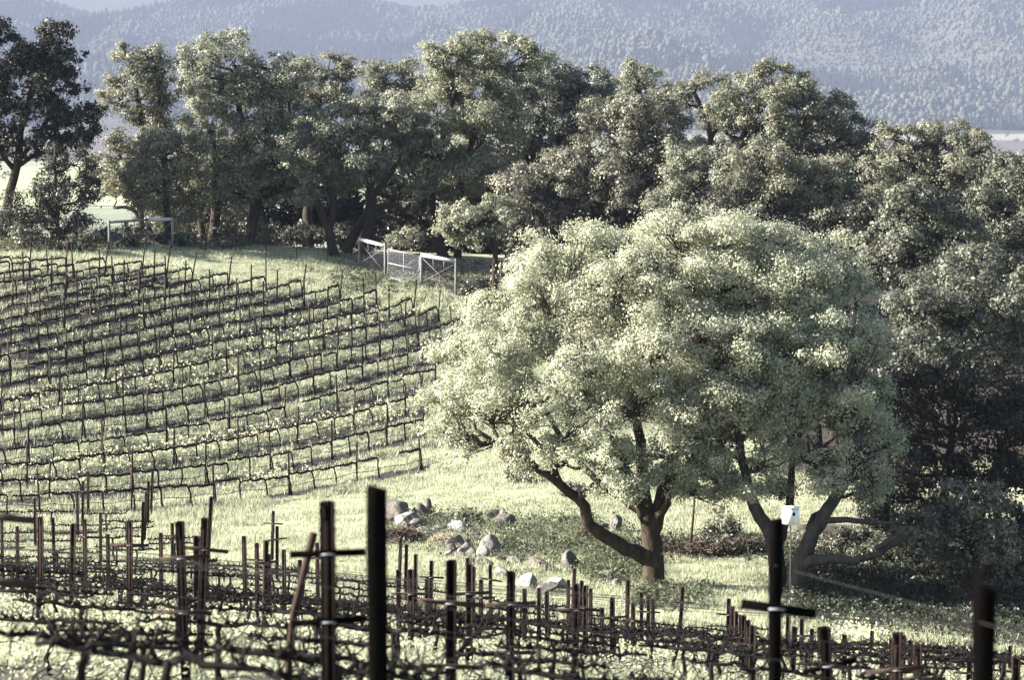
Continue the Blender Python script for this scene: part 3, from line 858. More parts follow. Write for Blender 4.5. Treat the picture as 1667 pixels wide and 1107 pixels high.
# ------------------------------------------------------------------ rocks
def lump(seed, mtl, name, flat=.75, ang=.5):
    r = np.random.default_rng(seed); V = IV3.copy()
    for _ in range(8 + int(ang * 6)):          # chop facets
        nrm = r.standard_normal(3); nrm /= np.linalg.norm(nrm); c = r.uniform(.36, .78)
        dd = V @ nrm - c
        V = V - np.where(dd > 0, dd, 0)[:, None] * nrm * .96
    nz = vnoise(V[:, 0] * 3 + seed, V[:, 1] * 3 + V[:, 2] * 2.2, 5)
    V = V * (1 + (nz - .5)[:, None] * .09)
    V[:, 2] *= flat
    b = MB(); b.add(V, IF3); o = b.build(name, mtl); return o
ROCKS = [  # x, base y, half width, height (px), kind, label
    (642, 850, 20, 38, 1, 'large brown domed boulder beside the thick black wooden post'),
    (656, 859, 20, 26, 0, 'pale boulder leaning against the large brown domed boulder'),
    (676, 848, 16, 24, 1, 'dark brown boulder behind the pale leaning boulder'),
    (696, 842, 9, 27, 1, 'upright pointed brown rock standing tallest in the rock pile'),
    (682, 864, 20, 22, 1, 'wide brown boulder in the middle of the rock pile'),
    (690, 872, 16, 18, 0, 'pale angular rock at the foot of the wide brown boulder'),
    (716, 868, 18, 12, 1, 'flat dark slab rock at the end of the rock pile'),
    (744, 868, 15, 18, 0, 'pale tilted rock past the flat dark slab'),
    (758, 873, 11, 11, 1, 'small dark rock touching the pale tilted rock'),
    (796, 848, 13, 22, 1, 'brown block of rock on the grass bank above the white boulders'),
    (817, 848, 11, 19, 1, 'blackish rock touching the brown block on the bank'),
    (823, 861, 15, 20, 1, 'rounded brown rock below the blackish one on the bank'),
    (740, 894, 11, 20, 1, 'pointed tan rock left of the white boulders'),
    (759, 901, 15, 18, 0, 'rounded white boulder beside the pointed tan rock'),
    (783, 908, 10, 16, 0, 'small round grey-white boulder between two white boulders'),
    (803, 904, 17, 28, 0, 'biggest round white boulder on the grass'),
    (732, 910, 9, 15, 0, 'small pale wedge rock below the pointed tan rock'),
    (780, 921, 12, 12, 0, 'low white rock below the round white boulders'),
    (815, 915, 9, 12, 1, 'pinkish tan rock below the biggest white boulder'),
    (816, 939, 13, 18, 0, 'grey-white rock behind the channel posts'),
    (858, 900, 11, 14, 0, 'pale rock half sunk in tall weeds'),
    (872, 929, 23, 22, 1, 'grey brown hump rock on the grass'),
    (930, 928, 20, 24, 1, 'angular tan boulder with a dark side on the grass'),
    (862, 958, 19, 24, 0, 'white wedge boulder below the grey brown hump'),
    (909, 960, 21, 24, 0, 'broad white boulder next to the white wedge'),
    (888, 966, 18, 13, 1, 'low dark grey rock in front of the broad white boulder'),
    (994, 945, 15, 17, 1, 'brown rock near the foot of the pale oak'),
    (1005, 957, 7, 11, 0, 'small white chip of rock below the brown one near the oak'),
    (1003, 869, 12, 28, 1, 'upright leaf-shaped grey rock under the low oak limb'),
    (985, 862, 10, 10, 1, 'low rock beside the upright grey rock under the oak limb'),
    (1185, 886, 9, 17, 1, 'dark rock on the brush pile'),
    (1471, 930, 9, 11, 0, 'small pinkish boulder in the shade of the second oak'),
    (1452, 925, 11, 13, 1, 'grey boulder in the shade next to the small pinkish one'),
    (1425, 935, 14, 16, 1, 'dark boulder in the shade under the horizontal limb'),
]
for k, (px, py, hw, hp, kind, lab) in enumerate(ROCKS):
    x, y = hit(px, py, lo=78, hi=118); z = gz(x, y); s = y / F
    o = lump(k * 3 + 1, M['rock'] if kind == 0 else M['rock_brown'], 'boulder', 1.0, .8)
    hw_ = hw * s * 1.5
    o.scale = (hw_, hw_ * .9, hp * s * .95); o.location = (x, y + hw_ * .5, z + hp * s * .26)
    o.rotation_euler = (rv.gauss(0, .12), rv.gauss(0, .12), rv.uniform(-.5, .5))
    lab = lab.replace('left of', 'beside')
    tag(o, lab, 'rock', 'rocks by the pale oak')
rs = random.Random(11)
SMALL = sorted([(rs.uniform(632, 775), rs.uniform(843, 884)) for _ in range(34)] + [(rs.uniform(720, 850), rs.uniform(880, 928)) for _ in range(22)])
for k, (px, py) in enumerate(SMALL):
    x, y = hit(px, py, lo=78, hi=118); s = y / F; q = rs.uniform(5, 15) * s
    o = lump(200 + k, M['rock'] if rs.random() < .4 else M['rock_brown'], 'stone', 1.0, .9)
    o.scale = (q * 1.3, q, q * rs.uniform(.7, 1.1)); o.location = (x, y, gz(x, y) + q * .25); o.rotation_euler = (rs.gauss(0, .3), rs.gauss(0, .3), rs.uniform(0, 6))
    tag(o, f"small angular stone, {ordinal(k + 1)} from the left among the small ones in the rock pile", 'stone', 'small stones in the rock pile')
def twig_pile(px, py, hwp, hp, n, mtl, name, label, seed, rad=.012, length=.6):
    r = np.random.default_rng(seed); x, y = hit(px, py, lo=78, hi=118); z = gz(x, y); s = y / F
    b = MB(); rx, rz = hwp * s, hp * s
    V = IV2.copy(); V *= (1 + .25 * (vnoise(V[:, 0] * 3 + seed, V[:, 1] * 3 + V[:, 2]) - .5))[:, None]
    b.add(V * np.array([rx, rx * .6, rz * .75]), IF2)
    for _ in range(n):
        t = r.uniform(0, 6.28); q = r.uniform(0, 1) ** .5; h = rz * math.sqrt(max(0, 1 - q * q)) * r.uniform(.6, 1.05)
        c = np.array([rx * q * math.cos(t), rx * .6 * q * math.sin(t), h])
        dr = np.array([r.normal(), r.normal(), r.normal() * .5]); dr /= np.linalg.norm(dr)
        L = length * r.uniform(.4, 1); bend = r.normal(0, .06, 3)
        b.tube([c - dr * L / 2, c + bend, c + dr * L / 2], [rad, rad, rad * .5], 4, cap=False)
    o = b.build(name, mtl); o.location = (x, y, z)
    tag(o, label, 'brush pile')
twig_pile(655, 884, 36, 22, 500, M['brush'], 'brush_pile', 'dark pile of dry twigs at the foot of the rock pile', 1)
twig_pile(728, 888, 30, 16, 500, M['straw'], 'straw_heap', 'straw-coloured heap beside the white boulders', 2, .008, .4)
twig_pile(1135, 900, 62, 14, 700, M['brush'], 'brush_pile', 'long low pile of dark brush behind the oak trunk', 3, .014, .8)
twig_pile(1215, 897, 38, 13, 400, M['brush'], 'brush_pile', 'dark brush heap between the two oak trunks', 4, .014, .8)
twig_pile(965, 880, 22, 14, 240, M['brush'], 'brush_pile', 'small brush heap beside the upright grey rock', 5, .012, .7)
# thin dark pole leaning behind the oak
q0 = np.array([*hit(1122, 900, lo=78, hi=110), 0]); q0[2] = gz(q0[0], q0[1]); t0 = P(1131, 806, q0[1])
b = MB(); b.tube([q0 + (0, 0, -.2), (q0 + t0) / 2 + (.02, 0, 0), t0], [.045, .04, .032], 7)
tag(b.build('leaning_pole', M['bark']), 'thin dark wooden pole leaning beside the pale oak trunk', 'pole')

# ------------------------------------------------------------------ birdhouse on its pole
Yb = 62.0
q = P(1287, 840, Yb); s = Yb / F; g_ = gz(q[0], Yb)
root = empty('birdhouse', (q[0], Yb, g_)); zc = q[2] - g_
w_, d2, h_ = 20.5 * s, 20 * s, 27 * s
b = MB(); b.tube([(0, 0, -.2), (.01, 0, zc * .5), (0, 0, zc - h_ / 2)], .013, 8); po = b.build('pole', M['wire'], root)
box = MB(); box.box((0, 0, 0), (w_, d2, h_)); bx = box.build('house', M['white'], root); bx.location = (0, 0, zc); bx.rotation_euler = (0, 0, R(38))
rf = MB(); rf.box((0, -.02, h_ / 2 + .014), (w_ * 1.04, d2 * 1.08, .02), [[1, 0, 0], [0, 1, .02], [0, -.02, 1]]); rf.build('roof', M['white'], bx)
hl = MB(); hl.tube([(-w_ * .1, -d2 / 2 + .02, h_ * .14), (-w_ * .1, -d2 / 2 - .004, h_ * .14)], .042, 18); hl.build('entrance_hole', M['black'], bx)
tag(root, 'white wooden birdhouse with round hole on a thin steel pole', 'birdhouse')

# ------------------------------------------------------------------ trees
def diamonds(c, nrm, size, r, aspect=.55):
    n = len(c)
    ref = r.standard_normal((n, 3)); t = np.cross(nrm, ref); t /= np.linalg.norm(t, axis=1, keepdims=True) + 1e-9
    w = np.cross(nrm, t)
    s = (size * np.exp(r.normal(-.06, .38, n)).clip(.35, 2.0))[:, None]
    fold = nrm * s * .25
    V = np.stack([c - t * s, c + w * s * aspect + fold, c + t * s, c - w * s * aspect + fold], 1).reshape(-1, 3)
    return V, np.arange(n * 4).reshape(-1, 4)
def crown_leaves(lobes, r, cpm, clump, leaves, size, under=.75, sub=True, sparse=0.0):
    """lobe > bough > clump > leaf; lobes as rows of x, y, z, rx, ry, rz"""
    L = np.asarray(lobes, float)
    if sub:
        S_ = []
        for lo in L:
            S_.append(np.concatenate([lo[:3], lo[3:] * .60]))
            k = max(6, int(10 * (lo[3] / 1.6)))
            for _ in range(k):
                d = r.standard_normal(3); d /= np.linalg.norm(d)
                if d[2] < -.35 and r.random() < .7: d[2] = -d[2] * .5
                f = r.uniform(.15, .42)
                S_.append(np.concatenate([lo[:3] + d * lo[3:] * r.uniform(.62, 1.16), lo[3:] * f * np.array([1, 1, .8])]))
        S_ = np.array(S_)
    else:
        S_ = L
    C = []; N = []
    for lo in S_:
        area = 4 * math.pi * ((lo[3] * lo[4] + lo[3] * lo[5] + lo[4] * lo[5]) / 3)
        n = max(3, int(area * cpm * r.uniform(.75, 1.2)))
        d = r.standard_normal((n, 3)); d /= np.linalg.norm(d, axis=1, keepdims=True)
        d = d[(d[:, 2] > -.25) | (r.random(len(d)) < under)]
        if sparse: d = d[r.random(len(d)) > sparse]
        rad = .66 + .38 * r.random(len(d)) ** .7
        C.append(lo[:3] + d * lo[3:] * rad[:, None]); N.append(d)
    C = np.vstack(C); N = np.vstack(N)
    deep = np.zeros(len(C), bool)
    for lo in L:
        q = (C - lo[:3]) / lo[3:]; deep |= (q * q).sum(1) < .52 ** 2
    C, N = C[~deep], N[~deep]
    n = len(C)
    k = r.integers(int(leaves * .6), int(leaves * 1.4) + 1, n)
    idx = np.repeat(np.arange(n), k)
    cs = clump * r.uniform(.6, 1.4, n)
    off = r.standard_normal((len(idx), 3)) * (cs[idx][:, None] * np.array([.5, .5, .36]))
    P_ = C[idx] + off
    nr = r.standard_normal((len(idx), 3)) * .5 + N[idx] * .75 + off / (cs[idx][:, None]) * .9 + np.array([0, 0, .3])
    nr /= np.linalg.norm(nr, axis=1, keepdims=True)
    return P_, nr, C
def bez(a, b_, c, n=7):
    t = np.linspace(0, 1, n)[:, None]
    return (1 - t) ** 2 * a + 2 * t * (1 - t) * b_ + t * t * c
def skeleton(mb, trunks, lobes, clumps, r, r0, twigs=6, jig=.06):
    """limbs from the traced stems to every lobe, then twigs to clumps"""
    ends = np.vstack([t[0] for t in trunks]); er = np.concatenate([t[1] for t in trunks])
    for lo in lobes:
        c = lo[:3] + np.array([0, 0, -lo[5] * .25])
        dist = np.linalg.norm(ends - c, axis=1) + np.where(ends[:, 2] > c[2], 2.5, 0) + np.where(er < r0 * .25, .5, 0)
        k = int(np.argmin(dist)); s0 = ends[k]
        mid = (s0 + c) / 2 + r.normal(0, .22, 3) + np.array([0, 0, .12 * np.linalg.norm(c - s0)])
        rr = min(er[k] * .75, r0 * .5)
        path = bez(s0, mid, c); path[1:-1] += r.normal(0, jig, (len(path) - 2, 3))
        mb.tube(path, np.linspace(rr, rr * .35, len(path)), 6)
        dd = np.linalg.norm((clumps - lo[:3]) / lo[3:], axis=1)
        near_ = np.where(dd < 1.1)[0]
        if len(near_):
            for q in r.choice(near_, min(twigs, len(near_)), replace=False):
                m0 = path[r.integers(3, 7)]; e = clumps[q]
                mid = (m0 + e) / 2 + r.normal(0, .15, 3)
                mb.tube(bez(m0, mid, e, 5), np.linspace(rr * .32, .012, 5), 4, cap=False)
def tree(name, label, Y, base, stems, lobes, leaf, bark='bark', cpm=3.6, clump=.36, leaves=62, size=.064, r0=.2, twigs=11, seed=0, group=None, sparse=0., cat='tree', lz=.85, dep=None, aspect=.55, grow_=1.10):
    """base (px,py) or None; stems: polylines of (px,py,radius px, depth offset); lobes: (px,py,r px, depth offset)"""
    r = np.random.default_rng(seed + 1000)
    s = Y / F
    stems_w = []
    for st in stems:
        pts = np.array([P(a[0], a[1], Y + (a[3] if len(a) > 3 else 0)) for a in st]); rad = np.array([a[2] * s for a in st])
        if st is stems[0] or (st[0][1] >= stems[0][0][1] - 14):
            g = gz(pts[0, 0], pts[0, 1]); pts[0, 2] = min(pts[0, 2], g - .15)
            if pts[0, 2] < g - .6 or True: pts[0, 2] = g - .2
        t = np.linspace(0, len(pts) - 1, (len(pts) - 1) * 3 + 1); k = np.arange(len(pts))
        pp = np.stack([np.interp(t, k, pts[:, j]) for j in range(3)], 1)
        pp[1:-1] = (pp[:-2] + 2 * pp[1:-1] + pp[2:]) / 4
        pp[1:-1] += r.normal(0, .018, (len(pp) - 2, 3))
        rr = np.interp(t, k, rad)
        if st is stems[0]: rr[0] *= 1.35
        stems_w.append((pp, rr))
    LW = []
    for lo in lobes:
        dy = lo[3] if len(lo) > 3 else r.uniform(-.6, .6) * (dep or 1.6)
        c = P(lo[0], lo[1], Y + dy); q = lo[2] * (Y + dy) / F * grow_
        LW.append([*c, q, q * r.uniform(.9, 1.15), q * lz])
    LW = np.array(LW)
    root = empty(name, tuple(stems_w[0][0][0]))
    off = np.array(stems_w[0][0][0])
    Pn, Nn, C = crown_leaves(LW, r, cpm, clump, leaves, size, sparse=sparse)
    # nothing below the ground
    gzv = ground_z(Pn[:, 0], Pn[:, 1]); ok = Pn[:, 2] > gzv + .05; Pn, Nn = Pn[ok], Nn[ok]
    V, Q = diamonds(Pn, Nn, size, r, aspect)
    mb = MB(); mb.add(V - off, Q); mb.build('crown', M[leaf], root)
    tb = MB()
    for pp, rr in stems_w: tb.tube(pp - off, rr, 9)
    skeleton(tb, [(pp - off, rr) for pp, rr in stems_w], LW - np.array([*off, 0, 0, 0]), C - off, r, r0, twigs)
    tb.build('trunk', M[bark], root, smooth=True)
    tag(root, label, cat, group)
    return len(Pn)
tot = 0
# the pale oak
OAK_L = [(1090, 372, 52, 0), (1000, 400, 50, 0), (935, 402, 52, -.4), (1180, 375, 50, .3), (1265, 392, 52, .5), (1345, 435, 55, .6), (860, 440, 52, 0), (820, 500, 48, -.3),
         (900, 500, 70, -1.2), (1000, 470, 75, -1.4), (1100, 455, 75, -1.3), (1200, 450, 75, -1.0), (1290, 490, 70, -.6), (1380, 500, 52, .4),
         (765, 570, 55, -.4), (835, 580, 70, -1.6), (735, 645, 48, -.8), (800, 665, 62, -1.8), (740, 695, 36, -1.0), (875, 660, 70, -2.4), (960, 590, 80, -2.4), (1060, 570, 80, -2.8), (1140, 545, 62, -2.6),
         (1190, 590, 75, -2.6), (1280, 580, 72, -2.2), (1360, 590, 55, -1.2), (1210, 660, 66, -2.4), (1130, 700, 50, -2.4), (1290, 650, 60, -1.8), (1415, 560, 40, .4), (950, 690, 50, -2.4), (1030, 660, 66, -2.6), (1110, 665, 62, -2.6), (1010, 755, 42, -2.6), (1075, 735, 40, -2.6), (1150, 740, 40, -2),
         (950, 560, 80, 2.6), (1150, 540, 90, 2.8), (1050, 440, 80, 2.6), (840, 560, 60, 2.2), (1270, 560, 70, 2.6), (840, 735, 30, -1.6), (985, 790, 24, -2.6), (1110, 768, 34, -2), (1170, 775, 34, -1.5), (940, 742, 32, -2.5), (885, 728, 28, -2), (760, 728, 24, -1), (1060, 785, 24, -2.4), (1020, 800, 26, -3), (1130, 800, 28, -2.2), (1172, 808, 24, -1.5), (900, 745, 30, 1.5), (825, 755, 26, .5), (1090, 770, 34, 1.8), (1120, 400, 56, 2.4), (1200, 420, 60, 2.4), (1000, 430, 66, 2.4), (1300, 440, 56, 2.2), (900, 470, 60, 2.2), (800, 640, 50, 1.6), (760, 640, 44, .8), (1210, 480, 54, -.4), (1250, 470, 50, 1.0), (1160, 500, 54, .4), (1320, 510, 46, .6), (1050, 520, 60, 0), (1060, 640, 60, .5), (960, 640, 54, .5), (1150, 620, 56, .6)]
OAK_S = [[(1062, 955, 20), (1063, 900, 17), (1056, 850, 15), (1050, 815, 11), (1046, 770, 10), (1040, 700, 8), (1020, 600, 6)],
         [(1060, 912, 15), (1020, 893, 12, -.2), (975, 868, 11, -.5), (954, 850, 10, -.7), (955, 826, 9, -.9), (912, 788, 7.5, -1.1), (860, 752, 6, -1.3), (815, 725, 4.5, -1.5), (775, 700, 3, -1.6)],
         [(912, 788, 6, -1.1), (900, 755, 4.5, -1.2), (870, 715, 3.5, -1.3), (800, 650, 2.5, -1)],
         [(1062, 868, 13), (1073, 830, 12), (1080, 790, 11, .3), (1098, 740, 9, .4), (1110, 660, 7, .5), (1150, 560, 5, .6), (1180, 450, 4, .5)],
         [(1050, 845, 9, 0), (1036, 820, 7, -.2), (1035, 795, 6, -.3), (1010, 740, 5, -.6), (960, 650, 4, -.9), (900, 560, 3, -.8)],
         [(1045, 835, 7, .3), (1015, 815, 6.5, .5), (985, 795, 6, .8), (930, 740, 5, 1), (860, 620, 4, 1), (850, 520, 3, .8)],
         [(1070, 840, 7, -.3), (1084, 830, 6, -.5), (1092, 800, 5, -.6), (1120, 760, 4.5, -.8), (1200, 640, 4, -1), (1280, 560, 3, -.8)]]
tot += tree('oak_tree', 'broad pale spring-green oak with spreading low limbs beside the boulders', 86.0, None, OAK_S, OAK_L, 'oak_leaf', 'bark_moss', cpm=9.0, clump=.30, leaves=92, size=.031, r0=.3, twigs=30, seed=1, sparse=.08, dep=1.0, lz=.82, aspect=.7)
# second oak, right behind the birdhouse
tot += tree('oak_tree', 'second oak with leaning grey limbs directly behind the white birdhouse', 84.3, None,
            [[(1286, 1000, 19), (1296, 950, 17), (1302, 918, 16), (1318, 880, 13), (1340, 840, 11), (1362, 805, 10), (1385, 765, 8), (1400, 700, 6)],
             [(1298, 925, 11), (1320, 912, 10, -.3), (1352, 911, 9, -.5), (1385, 914, 7, -.6), (1430, 905, 5, -.7), (1480, 870, 3, -.5)],
             [(1268, 985, 15, .6), (1264, 900, 14, .6), (1256, 868, 12, .5), (1236, 840, 11, .4), (1224, 815, 10, .3), (1212, 770, 8, .2), (1200, 700, 6, 0)],
             [(1264, 895, 9, .6), (1276, 860, 8, .7), (1288, 805, 7, .9), (1290, 740, 5, 1)],
             [(1322, 878, 8), (1318, 850, 6, .3), (1345, 828, 6, .5), (1380, 790, 5, .6), (1395, 740, 4, .6)],
             [(1335, 850, 6), (1380, 846, 5, -.3), (1420, 850, 4.5, -.4), (1450, 853, 3.5, -.5), (1475, 845, 2.5, -.5)],
             [(1425, 893, 5, -.8), (1450, 880, 5, -.9), (1480, 858, 3.5, -1)]],
            [(1230, 690, 60, .6), (1300, 665, 66, .2), (1370, 665, 62, .2), (1400, 600, 44, 1.5), (1420, 640, 40, 1.8), (1260, 620, 60, 2.5), (1180, 600, 60, 2.8), (1330, 600, 56, 2.2), (1250, 540, 56, 3.5), (1340, 540, 50, 3.5), (1160, 690, 50, 1.5), (1410, 690, 40, .8), (1180, 730, 48, .6), (1250, 750, 46, .0), (1320, 740, 50, -.2), (1385, 735, 44, .2), (1200, 790, 30, .2), (1300, 600, 70, 1.5), (1210, 640, 60, 1.6), (1400, 545, 36, .6), (1220, 590, 56, -.6), (1180, 660, 50, -.8), (1350, 560, 50, -.2), (1345, 790, 34, -1.2), (1225, 800, 26, -1), (1270, 795, 30, .8), (1420, 800, 30, .6), (1420, 770, 34, .4), (1440, 720, 30, .6)],
            'oak_leaf', 'bark_pale', cpm=8.0, clump=.30, leaves=88, size=.032, r0=.28, twigs=30, seed=2, sparse=.10, dep=1.0, aspect=.7)
